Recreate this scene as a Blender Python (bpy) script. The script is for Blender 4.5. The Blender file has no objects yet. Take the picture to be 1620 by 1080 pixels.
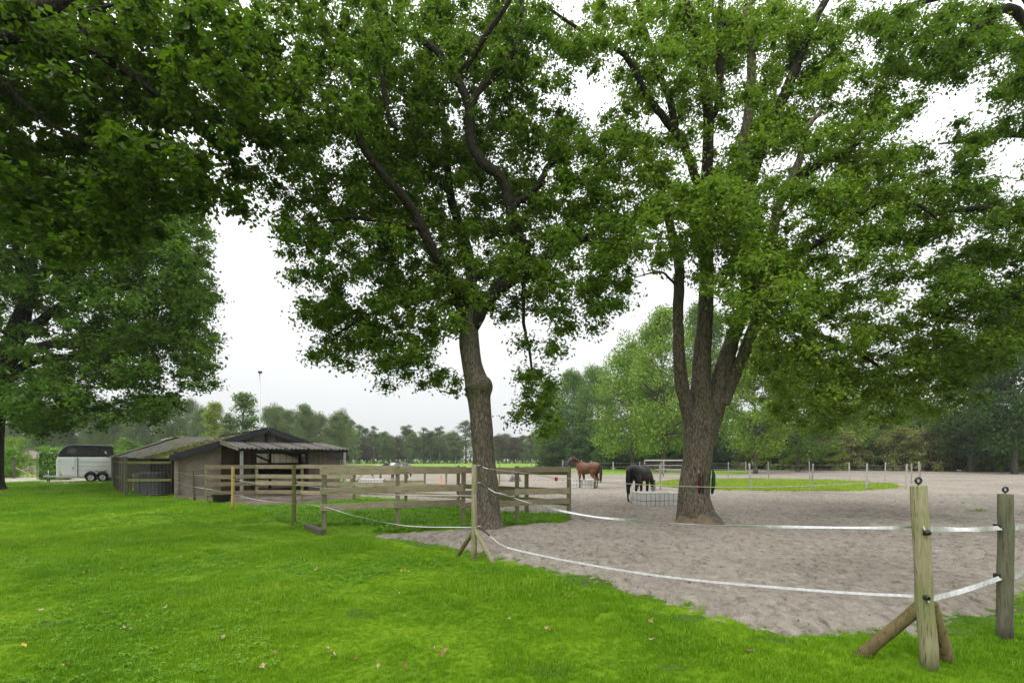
import bpy, math, random
import numpy as np
from mathutils import Vector, Matrix

random.seed(7)
rng = np.random.default_rng(7)
SC = bpy.context.scene
COL = SC.collection
R = math.radians

# ------------------------------------------------------------------ camera
EYE, FPX, CX, HY = 1.65, 832.0, 810.0, 726.0          # eye height, focal length and horizon in photo pixels
cam_d = bpy.data.cameras.new('camera')
cam = bpy.data.objects.new('camera', cam_d)
COL.objects.link(cam)
cam.location = (0, 0, EYE)
cam.rotation_euler = (R(90), 0, 0)
cam_d.sensor_width = 36.0
cam_d.lens = FPX / 1620.0 * 36.0
cam_d.shift_y = (HY - 540.0) / 1620.0
cam_d.clip_end = 3000
SC.camera = cam

# ------------------------------------------------------------------ world, sun, exposure
SUN_EL, SUN_AZ = R(58), R(215)                        # azimuth clockwise from +Y
world = bpy.data.worlds.new('World')
SC.world = world
world.use_nodes = True
wt = world.node_tree
wt.nodes.clear()
w_out = wt.nodes.new('ShaderNodeOutputWorld')
w_bg = wt.nodes.new('ShaderNodeBackground')
w_sky = wt.nodes.new('ShaderNodeTexSky')
w_sky.sky_type = 'NISHITA'
w_sky.sun_disc = False
w_sky.sun_elevation = SUN_EL
w_sky.sun_rotation = SUN_AZ
w_sky.dust_density = 4.0
w_co = wt.nodes.new('ShaderNodeTexCoord')
w_sep = wt.nodes.new('ShaderNodeSeparateXYZ')
wt.links.new(w_co.outputs['Generated'], w_sep.inputs[0])
w_map = wt.nodes.new('ShaderNodeMapRange')            # overcast deck: brighter towards the zenith
w_map.inputs['From Min'].default_value = 0.0
w_map.inputs['From Max'].default_value = 1.0
w_map.inputs['To Min'].default_value = 6.8
w_map.inputs['To Max'].default_value = 18.5
wt.links.new(w_sep.outputs['Z'], w_map.inputs['Value'])
w_cl = wt.nodes.new('ShaderNodeVectorMath'); w_cl.operation = 'SCALE'
w_cl.inputs[0].default_value = (0.985, 1.0, 1.005)
wt.links.new(w_map.outputs[0], w_cl.inputs['Scale'])
w_mix = wt.nodes.new('ShaderNodeMix'); w_mix.data_type = 'RGBA'
w_mix.inputs[0].default_value = 0.95                  # cloud cover over the clear sky
wt.links.new(w_sky.outputs[0], w_mix.inputs[6])
wt.links.new(w_cl.outputs[0], w_mix.inputs[7])
wt.links.new(w_mix.outputs[2], w_bg.inputs['Color'])
w_bg.inputs['Strength'].default_value = 0.10
wt.links.new(w_bg.outputs[0], w_out.inputs[0])

sun_d = bpy.data.lights.new('sun', 'SUN')
sun_d.energy = 1.5
sun_d.angle = R(25)
sun_d.color = (1.0, 0.97, 0.92)
sun = bpy.data.objects.new('sun', sun_d)
COL.objects.link(sun)
sdir = Vector((math.sin(SUN_AZ) * math.cos(SUN_EL), math.cos(SUN_AZ) * math.cos(SUN_EL), math.sin(SUN_EL)))
sun.rotation_euler = sdir.to_track_quat('Z', 'Y').to_euler()
sun.location = (0, 0, 60)

SC.view_settings.view_transform = 'Standard'
SC.view_settings.look = 'None'
SC.view_settings.gamma = 1
SC.view_settings.exposure = 0.3
SC.render.engine = 'CYCLES'
cy = SC.cycles
cy.use_denoising = True
cy.use_adaptive_sampling = True
cy.adaptive_threshold = 0.015
cy.max_bounces = 4
cy.diffuse_bounces = 2
cy.glossy_bounces = 2
cy.transmission_bounces = 2
cy.transparent_max_bounces = 6
cy.volume_bounces = 0
cy.caustics_reflective = False
cy.caustics_refractive = False

# ------------------------------------------------------------------ helpers
def at(x, y, d):
    return Vector(((x - CX) / FPX * d, d, EYE + (HY - y) / FPX * d))

def gr(x, y):
    d = FPX * EYE / (y - HY)
    return Vector(((x - CX) / FPX * d, d, 0.0))

def tag(o, label=None, cat=None, group=None, kind=None):
    if label: o['label'] = label
    if cat: o['category'] = cat
    if group: o['group'] = group
    if kind: o['kind'] = kind
    return o

def empty(name, loc=(0, 0, 0), rz=0.0):
    o = bpy.data.objects.new(name, None)
    o.empty_display_size = 0.2
    o.location = loc
    o.rotation_euler = (0, 0, rz)
    COL.objects.link(o)
    return o

def link_mesh(name, me, mat=None, parent=None):
    o = bpy.data.objects.new(name, me)
    COL.objects.link(o)
    if mat and not me.materials:
        me.materials.append(mat)
    if parent: o.parent = parent
    return o

def np_mesh(name, V, F, smooth=False):
    """V (n,3), F (m,k) constant-k faces"""
    V = np.asarray(V, np.float32); F = np.asarray(F, np.int32)
    me = bpy.data.meshes.new(name)
    k = F.shape[1]
    me.vertices.add(len(V)); me.vertices.foreach_set('co', V.ravel())
    me.loops.add(F.size); me.loops.foreach_set('vertex_index', F.ravel())
    me.polygons.add(len(F))
    me.polygons.foreach_set('loop_start', np.arange(0, F.size, k, dtype=np.int32))
    me.polygons.foreach_set('loop_total', np.full(len(F), k, np.int32))
    me.polygons.foreach_set('use_smooth', np.full(len(F), smooth, bool))
    me.update(calc_edges=True)
    me.validate()
    return me

class MB:
    """collects simple shapes into one mesh"""
    def __init__(s): s.v, s.f, s.sm = [], [], []
    def add(s, vs, fs, smooth=False):
        n = len(s.v)
        s.v += [tuple(v) for v in vs]
        s.f += [tuple(i + n for i in f) for f in fs]
        s.sm += [smooth] * len(fs)
        return s
    def box(s, c, size, rz=0.0, taper=1.0):
        c = Vector(c); hx, hy, hz = size[0] / 2, size[1] / 2, size[2] / 2
        m = Matrix.Rotation(rz, 3, 'Z')
        vs = []
        for z, t in ((-hz, 1.0), (hz, taper)):
            for x, y in ((-hx, -hy), (hx, -hy), (hx, hy), (-hx, hy)):
                vs.append(c + m @ Vector((x * t, y * t, z)))
        return s.add(vs, [(3, 2, 1, 0), (4, 5, 6, 7), (0, 1, 5, 4), (1, 2, 6, 5), (2, 3, 7, 6), (3, 0, 4, 7)])
    def bar(s, p0, p1, w, h, up=(0, 0, 1)):
        p0, p1 = Vector(p0), Vector(p1)
        d = (p1 - p0).normalized(); up = Vector(up)
        sx = d.cross(up)
        if sx.length < 1e-4: sx = d.cross(Vector((1, 0, 0)))
        sx.normalize(); u = sx.cross(d).normalized()
        vs = []
        for p in (p0, p1):
            for a, b in ((-1, -1), (1, -1), (1, 1), (-1, 1)):
                vs.append(p + sx * (a * w / 2) + u * (b * h / 2))
        return s.add(vs, [(0, 1, 2, 3), (7, 6, 5, 4), (4, 5, 1, 0), (5, 6, 2, 1), (6, 7, 3, 2), (7, 4, 0, 3)])
    def tube(s, pts, rad, seg=10, caps=True, smooth=True, jitter=0.0, squash=None):
        pts = [Vector(p) for p in pts]; n = len(pts)
        if not hasattr(rad, '__len__'): rad = [rad] * n
        t = [(pts[min(i + 1, n - 1)] - pts[max(i - 1, 0)]).normalized() for i in range(n)]
        u = t[0].orthogonal().normalized(); vs = []
        if abs(t[0].z) < 0.95: u = Vector((0, 0, 1)) - t[0] * t[0].z; u.normalize()
        else:
            u = Vector((1, 0, 0)) - t[0] * t[0].x; u.normalize()
        for i in range(n):
            u = (u - t[i] * u.dot(t[i])).normalized(); w = t[i].cross(u)
            ru, rw = rad[i] if hasattr(rad[i], '__len__') else (rad[i], rad[i])
            for k in range(seg):
                a = 2 * math.pi * k / seg
                j = 1 + random.uniform(-jitter, jitter)
                vs.append(pts[i] + u * (math.cos(a) * ru * j) + w * (math.sin(a) * rw * j))
        fs = []
        for i in range(n - 1):
            for k in range(seg):
                k2 = (k + 1) % seg
                fs.append((i * seg + k, i * seg + k2, (i + 1) * seg + k2, (i + 1) * seg + k))
        s.add(vs, fs, smooth)
        if caps:
            b = len(s.v) - len(vs)
            s.f.append(tuple(b + k for k in reversed(range(seg)))); s.sm.append(False)
            s.f.append(tuple(b + (n - 1) * seg + k for k in range(seg))); s.sm.append(False)
        return s
    def lathe(s, c, prof, seg=24, axis='Z', smooth=True):
        c = Vector(c); vs = []
        for r, z in prof:
            for k in range(seg):
                a = 2 * math.pi * k / seg
                p = (math.cos(a) * r, math.sin(a) * r, z)
                if axis == 'Y': p = (p[0], p[2], p[1])
                if axis == 'X': p = (p[2], p[0], p[1])
                vs.append(c + Vector(p))
        fs = []
        for i in range(len(prof) - 1):
            for k in range(seg):
                k2 = (k + 1) % seg
                fs.append((i * seg + k, i * seg + k2, (i + 1) * seg + k2, (i + 1) * seg + k))
        return s.add(vs, fs, smooth)
    def mesh(s, name):
        me = bpy.data.meshes.new(name)
        me.from_pydata(s.v, [], s.f)
        me.polygons.foreach_set('use_smooth', s.sm)
        me.update()
        return me
    def build(s, name, mat, parent=None, bevel=0.0):
        o = link_mesh(name, s.mesh(name), mat, parent)
        if bevel:
            b = o.modifiers.new('bevel', 'BEVEL'); b.width = bevel; b.segments = 2; b.limit_method = 'ANGLE'
        return o

def spline(pts, per=6):
    """Catmull-Rom through tuples of any length"""
    P = np.array([tuple(p) for p in pts], float)
    if len(P) < 3:
        return [P[0] + (P[-1] - P[0]) * t for t in np.linspace(0, 1, per + 1)]
    Q = np.vstack([2 * P[0] - P[1], P, 2 * P[-1] - P[-2]])
    out = []
    for i in range(len(P) - 1):
        p0, p1, p2, p3 = Q[i:i + 4]
        for t in np.linspace(0, 1, per, endpoint=False):
            out.append(0.5 * (2 * p1 + (p2 - p0) * t + (2 * p0 - 5 * p1 + 4 * p2 - p3) * t * t + (3 * p1 - p0 - 3 * p2 + p3) * t ** 3))
    out.append(P[-1])
    return out

# lattice value noise
_perm = rng.permutation(512)
_val = rng.random(512) * 2 - 1
def vnoise(x, y, z=0.0):
    x, y, z = np.broadcast_arrays(np.asarray(x, float), np.asarray(y, float), np.asarray(z, float))
    xi, yi, zi = np.floor(x).astype(int), np.floor(y).astype(int), np.floor(z).astype(int)
    fx, fy, fz = x - xi, y - yi, z - zi
    fx, fy, fz = [f * f * (3 - 2 * f) for f in (fx, fy, fz)]
    def h(a, b, c): return _val[(_perm[(_perm[(_perm[a & 511] + b) & 511] + c) & 511]) & 511]
    r = 0
    for dx in (0, 1):
        for dy in (0, 1):
            for dz in (0, 1):
                w = (fx if dx else 1 - fx) * (fy if dy else 1 - fy) * (fz if dz else 1 - fz)
                r = r + w * h(xi + dx, yi + dy, zi + dz)
    return r

def fbm(x, y, z=0.0, o=4):
    r, a = 0, 1.0
    for i in range(o):
        r = r + a * vnoise(x * 2 ** i + 17 * i, y * 2 ** i + 5 * i, np.asarray(z) * 2 ** i); a *= 0.5
    return r

def cellular(x, y):
    xi, yi = np.floor(x).astype(int), np.floor(y).astype(int)
    best = np.full(x.shape, 9.0)
    for dx in (-1, 0, 1):
        for dy in (-1, 0, 1):
            a, b = xi + dx, yi + dy
            h = _perm[(_perm[a & 511] + b) & 511]
            px, py = a + .5 + .5 * _val[h], b + .5 + .5 * _val[(h + 77) & 511]
            best = np.minimum(best, (px - x) ** 2 + (py - y) ** 2)
    return np.sqrt(best)

def inside_poly(px, py, poly):
    c = np.zeros(px.shape, bool); n = len(poly)
    for i in range(n):
        x0, y0 = poly[i]; x1, y1 = poly[(i + 1) % n]
        m = ((y0 > py) != (y1 > py)) & (px < (x1 - x0) * (py - y0) / (y1 - y0 + 1e-12) + x0)
        c ^= m
    return c

def dist_poly(px, py, poly):
    d = np.full(px.shape, 1e9); n = len(poly)
    for i in range(n):
        x0, y0 = poly[i]; x1, y1 = poly[(i + 1) % n]
        ex, ey = x1 - x0, y1 - y0
        t = np.clip(((px - x0) * ex + (py - y0) * ey) / (ex * ex + ey * ey + 1e-12), 0, 1)
        d = np.minimum(d, np.hypot(px - x0 - t * ex, py - y0 - t * ey))
    return d

# ------------------------------------------------------------------ materials
def mat_new(name):
    m = bpy.data.materials.new(name); m.use_nodes = True
    nt = m.node_tree; nt.nodes.clear()
    return m, nt

def N(nt, t, **kw):
    n = nt.nodes.new(t)
    for k, v in kw.items(): setattr(n, k, v)
    return n

def ramp(nt, fac, stops):
    r = N(nt, 'ShaderNodeValToRGB')
    el = r.color_ramp.elements
    while len(el) < len(stops): el.new(0.5)
    for e, (p, c) in zip(el, stops):
        e.position = p; e.color = (*c, 1) if len(c) == 3 else c
    nt.links.new(fac, r.inputs[0])
    return r.outputs[0]

def noise(nt, scale=5, detail=4, rough=0.6, coord='Object', vscale=None, dist=0.0):
    co = N(nt, 'ShaderNodeTexCoord')
    if coord != 'Position': src = co.outputs[coord]
    else:
        src = N(nt, 'ShaderNodeNewGeometry').outputs['Position']
    if vscale:
        mp = N(nt, 'ShaderNodeMapping'); mp.inputs['Scale'].default_value = vscale
        nt.links.new(src, mp.inputs[0]); src = mp.outputs[0]
    n = N(nt, 'ShaderNodeTexNoise')
    n.inputs['Scale'].default_value = scale; n.inputs['Detail'].default_value = detail
    n.inputs['Roughness'].default_value = rough; n.inputs['Distortion'].default_value = dist
    nt.links.new(src, n.inputs['Vector'])
    return n.outputs['Fac']

def mixc(nt, fac, a, b, mode='MIX'):
    m = N(nt, 'ShaderNodeMix', data_type='RGBA', blend_type=mode)
    for i, v in ((0, fac), (6, a), (7, b)):
        if hasattr(v, 'links') or hasattr(v, 'is_linked'): nt.links.new(v, m.inputs[i])
        elif i == 0: m.inputs[0].default_value = v
        else: m.inputs[i].default_value = (*v, 1)
    return m.outputs[2]

def principled(nt, col, rough=0.8, spec=0.3, metal=0.0, bump=None, bstr=0.3, bdist=0.02):
    p = N(nt, 'ShaderNodeBsdfPrincipled'); o = N(nt, 'ShaderNodeOutputMaterial')
    if hasattr(col, 'is_linked'): nt.links.new(col, p.inputs['Base Color'])
    else: p.inputs['Base Color'].default_value = (*col, 1)
    p.inputs['Roughness'].default_value = rough; p.inputs['Metallic'].default_value = metal
    p.inputs['Specular IOR Level'].default_value = spec
    if bump is not None:
        b = N(nt, 'ShaderNodeBump'); b.inputs['Strength'].default_value = bstr; b.inputs['Distance'].default_value = bdist
        nt.links.new(bump, b.inputs['Height']); nt.links.new(b.outputs[0], p.inputs['Normal'])
    nt.links.new(p.outputs[0], o.inputs[0])
    return p

def simple(name, col, rough=0.7, spec=0.3, metal=0.0, var=0.25, scale=9.0, bstr=0.15):
    m, nt = mat_new(name)
    f = noise(nt, scale, 5)
    c = ramp(nt, f, [(0.25, tuple(x * (1 - var) for x in col)), (0.75, tuple(min(1, x * (1 + var)) for x in col))])
    principled(nt, c, rough, spec, metal, f, bstr)
    return m

def wood(name, light, dark, green, amt=0.5, scale=(1, 1, 1), g=10.0):
    m, nt = mat_new(name)
    oi = N(nt, 'ShaderNodeObjectInfo')
    grain = noise(nt, g, 6, 0.65, 'Object', scale, 0.6)
    c = ramp(nt, grain, [(0.3, dark), (0.7, light)])
    patch = noise(nt, 2.6, 4, 0.6, 'Position')
    gm = ramp(nt, patch, [(0.42, (0, 0, 0)), (0.68, (amt, amt, amt))])
    c = mixc(nt, gm, c, green)
    hv = N(nt, 'ShaderNodeMapRange'); hv.inputs['To Min'].default_value = 0.72; hv.inputs['To Max'].default_value = 1.2
    nt.links.new(oi.outputs['Random'], hv.inputs[0])
    vm = N(nt, 'ShaderNodeVectorMath', operation='SCALE'); nt.links.new(c, vm.inputs[0]); nt.links.new(hv.outputs[0], vm.inputs['Scale'])
    cr = noise(nt, g * 1.6, 3, 0.5, 'Object', tuple(q * (2.2 if q > 3 else .55) for q in scale), 0.2)
    cm = ramp(nt, cr, [(0.32, (0.42, 0.38, 0.34)), (0.40, (1, 1, 1))])
    cc = mixc(nt, 1.0, vm.outputs[0], cm, 'MULTIPLY')
    ht = N(nt, 'ShaderNodeMath', operation='MULTIPLY'); nt.links.new(grain, ht.inputs[0]); nt.links.new(cm, ht.inputs[1])
    principled(nt, cc, 0.9, 0.15, 0, ht.outputs[0], 0.8, 0.012)
    return m

def leaf_mat(name, stops, trans=(0.2, 0.35, 0.04), tf=0.38, spec=0.22, rough=0.48):
    m, nt = mat_new(name)
    g = N(nt, 'ShaderNodeNewGeometry')
    big = noise(nt, 0.9, 3, 0.5, 'Position')
    ad = N(nt, 'ShaderNodeMath', operation='MULTIPLY_ADD')
    ad.inputs[1].default_value = 0.65
    nt.links.new(g.outputs['Random Per Island'], ad.inputs[0])
    sc = N(nt, 'ShaderNodeMath', operation='MULTIPLY'); sc.inputs[1].default_value = 0.35
    nt.links.new(big, sc.inputs[0]); nt.links.new(sc.outputs[0], ad.inputs[2])
    c = ramp(nt, ad.outputs[0], stops)
    p = N(nt, 'ShaderNodeBsdfPrincipled'); nt.links.new(c, p.inputs['Base Color'])
    p.inputs['Roughness'].default_value = rough; p.inputs['Specular IOR Level'].default_value = spec
    t = N(nt, 'ShaderNodeBsdfTranslucent')
    tc = mixc(nt, 0.55, c, trans); nt.links.new(tc, t.inputs[0])
    mx = N(nt, 'ShaderNodeMixShader'); mx.inputs[0].default_value = tf
    nt.links.new(p.outputs[0], mx.inputs[1]); nt.links.new(t.outputs[0], mx.inputs[2])
    o = N(nt, 'ShaderNodeOutputMaterial'); nt.links.new(mx.outputs[0], o.inputs[0])
    return m

def bark_mat(name, dark, light, moss, mossamt=0.5, vs=(9, 9, 2.3)):
    m, nt = mat_new(name)
    co = N(nt, 'ShaderNodeTexCoord')
    mp = N(nt, 'ShaderNodeMapping'); mp.inputs['Scale'].default_value = vs
    nt.links.new(co.outputs['Object'], mp.inputs[0])
    vo = N(nt, 'ShaderNodeTexVoronoi', feature='DISTANCE_TO_EDGE'); vo.inputs['Scale'].default_value = 2.6
    nz = N(nt, 'ShaderNodeTexNoise'); nz.inputs['Scale'].default_value = 2.0; nz.inputs['Detail'].default_value = 6
    nt.links.new(mp.outputs[0], nz.inputs['Vector'])
    ads = N(nt, 'ShaderNodeVectorMath', operation='MULTIPLY_ADD'); ads.inputs[1].default_value = (0.5, 0.5, 0.5)
    nt.links.new(nz.outputs['Color'], ads.inputs[0]); nt.links.new(mp.outputs[0], ads.inputs[2])
    nt.links.new(ads.outputs[0], vo.inputs['Vector'])
    h = N(nt, 'ShaderNodeMath', operation='MULTIPLY_ADD'); h.inputs[1].default_value = 1.6
    nt.links.new(vo.outputs['Distance'], h.inputs[0]); nt.links.new(nz.outputs['Fac'], h.inputs[2])
    c = ramp(nt, h.outputs[0], [(0.35, dark), (0.95, light)])
    pn = noise(nt, 1.4, 5, 0.65, 'Position')
    mm = ramp(nt, pn, [(0.45, (0, 0, 0)), (0.7, (mossamt,) * 3)])
    c = mixc(nt, mm, c, moss)
    principled(nt, c, 0.9, 0.15, 0, h.outputs[0], 0.9, 0.03)
    return m

M = {}
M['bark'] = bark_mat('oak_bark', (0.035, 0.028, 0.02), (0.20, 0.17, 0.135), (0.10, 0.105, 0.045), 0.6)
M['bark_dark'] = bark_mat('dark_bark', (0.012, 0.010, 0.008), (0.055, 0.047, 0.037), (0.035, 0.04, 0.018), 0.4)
M['bark_limb_shaded'] = bark_mat('shaded_limb_bark', (0.010, 0.008, 0.006), (0.045, 0.038, 0.03), (0.03, 0.034, 0.014), 0.5)  # dark limb bark, its colour lowered further to give the limbs backlit shade
M['bark_far'] = bark_mat('far_bark', (0.05, 0.04, 0.03), (0.16, 0.13, 0.11), (0.09, 0.09, 0.05), 0.4, (3, 3, 1))
M['scar'] = simple('bare_wood', (0.16, 0.125, 0.085), 0.9, 0.1, var=0.4, scale=6)
M['board'] = wood('fence_board', (0.43, 0.37, 0.26), (0.25, 0.21, 0.14), (0.22, 0.22, 0.10), 0.5, (1, 1, 8), 5)
M['board_green'] = wood('mossy_board', (0.24, 0.22, 0.10), (0.12, 0.12, 0.04), (0.13, 0.16, 0.03), 0.7, (1, 1, 8), 5)
M['post'] = wood('fence_post', (0.34, 0.30, 0.20), (0.18, 0.16, 0.10), (0.17, 0.19, 0.07), 0.75, (6, 6, 1), 5)
M['post_dark'] = wood('dark_post', (0.16, 0.15, 0.11), (0.07, 0.065, 0.05), (0.10, 0.11, 0.05), 0.6, (6, 6, 1), 5)
M['post_brown'] = wood('brown_brace', (0.24, 0.18, 0.095), (0.11, 0.085, 0.04), (0.13, 0.12, 0.04), 0.5, (5, 5, 2), 5)
M['post_new'] = wood('new_post', (0.55, 0.38, 0.15), (0.36, 0.24, 0.09), (0.35, 0.28, 0.10), 0.4, (6, 6, 1), 5)
M['post_grey'] = wood('grey_post', (0.5, 0.47, 0.43), (0.28, 0.26, 0.23), (0.3, 0.29, 0.22), 0.4, (6, 6, 1), 5)
M['plank'] = wood('grey_plank', (0.36, 0.32, 0.27), (0.16, 0.135, 0.11), (0.2, 0.18, 0.13), 0.5, (8, 8, 1), 5)
M['plank_dark'] = wood('brown_plank', (0.11, 0.075, 0.05), (0.05, 0.034, 0.022), (0.06, 0.05, 0.03), 0.4, (8, 8, 1), 5)
M['tape'] = simple('white_tape', (0.54, 0.54, 0.55), 0.85, 0.05, var=0.3, scale=22)
M['wire'] = simple('grey_wire', (0.25, 0.24, 0.23), 0.5, 0.4)
M['rope'] = simple('pale_rope', (0.38, 0.37, 0.34), 0.7, 0.2)
M['black'] = simple('black_plastic', (0.015, 0.015, 0.016), 0.4, 0.5, var=0.1)
M['steel'] = simple('galvanised_steel', (0.45, 0.46, 0.47), 0.4, 0.5, 0.7)
M['clearplastic'] = simple('pale_plastic', (0.55, 0.56, 0.57), 0.25, 0.6, var=0.2)

def sand_mat(name, stops, sc=3.0):
    m, nt = mat_new(name)
    a = noise(nt, sc, 8, 0.68, 'Position', (1, 0.6, 1), 0.3)
    b = noise(nt, 0.22, 4, 0.6, 'Position')
    f = noise(nt, 60, 3, 0.6, 'Position')
    c = ramp(nt, a, stops)
    sh = ramp(nt, b, [(0.3, (0.72, 0.71, 0.69)), (0.5, (1, 1, 1)), (0.7, (1.12, 1.11, 1.1))])
    c = mixc(nt, 1.0, c, sh, 'MULTIPLY')
    c = mixc(nt, 0.5, c, ramp(nt, f, [(0.3, (0.62, 0.6, 0.58)), (0.7, (1.0, 1.0, 1.0))]), 'MULTIPLY')
    s = N(nt, 'ShaderNodeMath', operation='MULTIPLY_ADD'); s.inputs[1].default_value = 0.25
    nt.links.new(f, s.inputs[0]); nt.links.new(a, s.inputs[2])
    principled(nt, c, 0.95, 0.08, 0, s.outputs[0], 1.0, 0.08)
    return m
M['sand'] = sand_mat('sand', [(0.30, (0.135, 0.115, 0.095)), (0.45, (0.295, 0.262, 0.222)), (0.68, (0.42, 0.38, 0.328))], 8.0)
M['dirt'] = sand_mat('dirt', [(0.3, (0.09, 0.07, 0.055)), (0.6, (0.20, 0.165, 0.135)), (0.8, (0.27, 0.23, 0.19))], 2.2)
M['path'] = sand_mat('path_sand', [(0.3, (0.32, 0.29, 0.23)), (0.7, (0.58, 0.54, 0.46))], 2.0)

def turf_mat(name, cols, soil=(0.09, 0.075, 0.045), soilamt=0.35, bs=0.6):
    m, nt = mat_new(name)
    a = noise(nt, 0.55, 5, 0.6, 'Position')
    b = noise(nt, 26, 5, 0.75, 'Position', (1, 0.5, 1))
    c = ramp(nt, a, [(0.3, cols[0]), (0.5, cols[1]), (0.72, cols[2])])
    c = mixc(nt, 0.75, c, ramp(nt, b, [(0.25, (0.45, 0.45, 0.4)), (0.7, (1.15, 1.15, 1.1))]), 'MULTIPLY')
    s = noise(nt, 1.1, 6, 0.7, 'Position')
    c = mixc(nt, ramp(nt, s, [(0.60, (0, 0, 0)), (0.74, (soilamt,) * 3)]), c, soil)
    principled(nt, c, 0.9, 0.12, 0, b, bs, 0.05)
    return m
M['turf'] = turf_mat('lawn_turf', [(0.085, 0.18, 0.005), (0.135, 0.25, 0.007), (0.19, 0.30, 0.010)])
M['meadow'] = turf_mat('meadow_turf', [(0.15, 0.27, 0.03), (0.20, 0.33, 0.04), (0.25, 0.36, 0.055)], soilamt=0.1)
M['worn'] = turf_mat('worn_turf', [(0.075, 0.10, 0.025), (0.075, 0.135, 0.02), (0.085, 0.17, 0.015)], (0.17, 0.15, 0.12), 0.9)
M['weedy'] = turf_mat('weedy_turf', [(0.10, 0.25, 0.01), (0.15, 0.33, 0.015), (0.2, 0.38, 0.03)], soilamt=0.5)
M['forest_floor'] = turf_mat('forest_floor', [(0.04, 0.055, 0.02), (0.06, 0.07, 0.025), (0.09, 0.08, 0.035)], (0.07, 0.05, 0.03), 0.7)

def grass_mat(name, stops):
    m, nt = mat_new(name)
    oi = N(nt, 'ShaderNodeObjectInfo')
    a = noise(nt, 0.55, 5, 0.6, 'Position')
    g = N(nt, 'ShaderNodeNewGeometry')
    s = N(nt, 'ShaderNodeMath', operation='MULTIPLY_ADD'); s.inputs[1].default_value = 0.35
    nt.links.new(g.outputs['Random Per Island'], s.inputs[0])
    s2 = N(nt, 'ShaderNodeMath', operation='MULTIPLY_ADD'); s2.inputs[1].default_value = 0.9; s2.inputs[2].default_value = -0.12
    nt.links.new(a, s2.inputs[0]); nt.links.new(s2.outputs[0], s.inputs[2])
    c = ramp(nt, s.outputs[0], stops)
    p = N(nt, 'ShaderNodeBsdfPrincipled'); nt.links.new(c, p.inputs['Base Color'])
    p.inputs['Roughness'].default_value = 0.5; p.inputs['Specular IOR Level'].default_value = 0.25
    t = N(nt, 'ShaderNodeBsdfTranslucent'); nt.links.new(c, t.inputs[0])
    mx = N(nt, 'ShaderNodeMixShader'); mx.inputs[0].default_value = 0.4
    nt.links.new(p.outputs[0], mx.inputs[1]); nt.links.new(t.outputs[0], mx.inputs[2])
    o = N(nt, 'ShaderNodeOutputMaterial'); nt.links.new(mx.outputs[0], o.inputs[0])
    return m
M['grass'] = grass_mat('lawn_grass', [(0.15, (0.04, 0.125, 0.005)), (0.42, (0.115, 0.27, 0.007)), (0.66, (0.20, 0.38, 0.010)), (0.85, (0.29, 0.43, 0.02)), (0.97, (0.42, 0.40, 0.12))])
M['strip'] = grass_mat('strip_grass', [(0.15, (0.16, 0.25, 0.02)), (0.5, (0.26, 0.37, 0.035)), (0.9, (0.38, 0.45, 0.07))])
M['weed'] = grass_mat('weed_leaf', [(0.15, (0.10, 0.25, 0.015)), (0.5, (0.165, 0.35, 0.02)), (0.9, (0.25, 0.43, 0.04))])

# ================================================================== THE SETTING
EDGE = [gr(*p) for p in ((600, 848), (700, 862), (790, 881), (870, 899), (960, 926), (1050, 951), (1130, 975), (1200, 994),
                         (1300, 1006), (1440, 1002), (1520, 985), (1580, 958), (1650, 925))]
FARS = [Vector(p) for p in ((14, 6.2, 0), (40, 10, 0), (95, 30, 0), (88, 80, 0))] + \
       [gr(*p) for p in ((1620, 743.5), (1400, 742), (1186, 742), (1183, 750.5), (1000, 751), (925, 751), (900, 740), (560, 740), (552, 757), (548, 775),
                         (590, 789), (700, 796), (740, 807), (900, 816), (904, 826), (820, 831), (760, 836))]
SAND = [(p.x, p.y) for p in EDGE + FARS]

def sand_mask(x, y):
    """signed distance: + inside the sand, with a ragged edge"""
    d = dist_poly(x, y, SAND)
    d = np.where(inside_poly(x, y, SAND), d, -d)
    return d + (0.22 * fbm(x * 1.7, y * 1.7, 3.1, 4) + 0.10 * fbm(x * 7, y * 7, 8.8, 3)) * np.clip(y / 9, 0.6, 2.5)

def sheet(name, x0, x1, y0, y1, z, mat, kind='structure', n=1):
    xs = np.linspace(x0, x1, n + 1); ys = np.linspace(y0, y1, n + 1)
    X, Y = np.meshgrid(xs, ys)
    V = np.c_[X.ravel(), Y.ravel(), np.full(X.size, z)]
    idx = np.arange(X.size).reshape(X.shape)
    F = np.c_[idx[:-1, :-1].ravel(), idx[:-1, 1:].ravel(), idx[1:, 1:].ravel(), idx[1:, :-1].ravel()]
    o = link_mesh(name, np_mesh(name, V, F), mat)
    if kind: o['kind'] = kind
    return o

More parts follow.
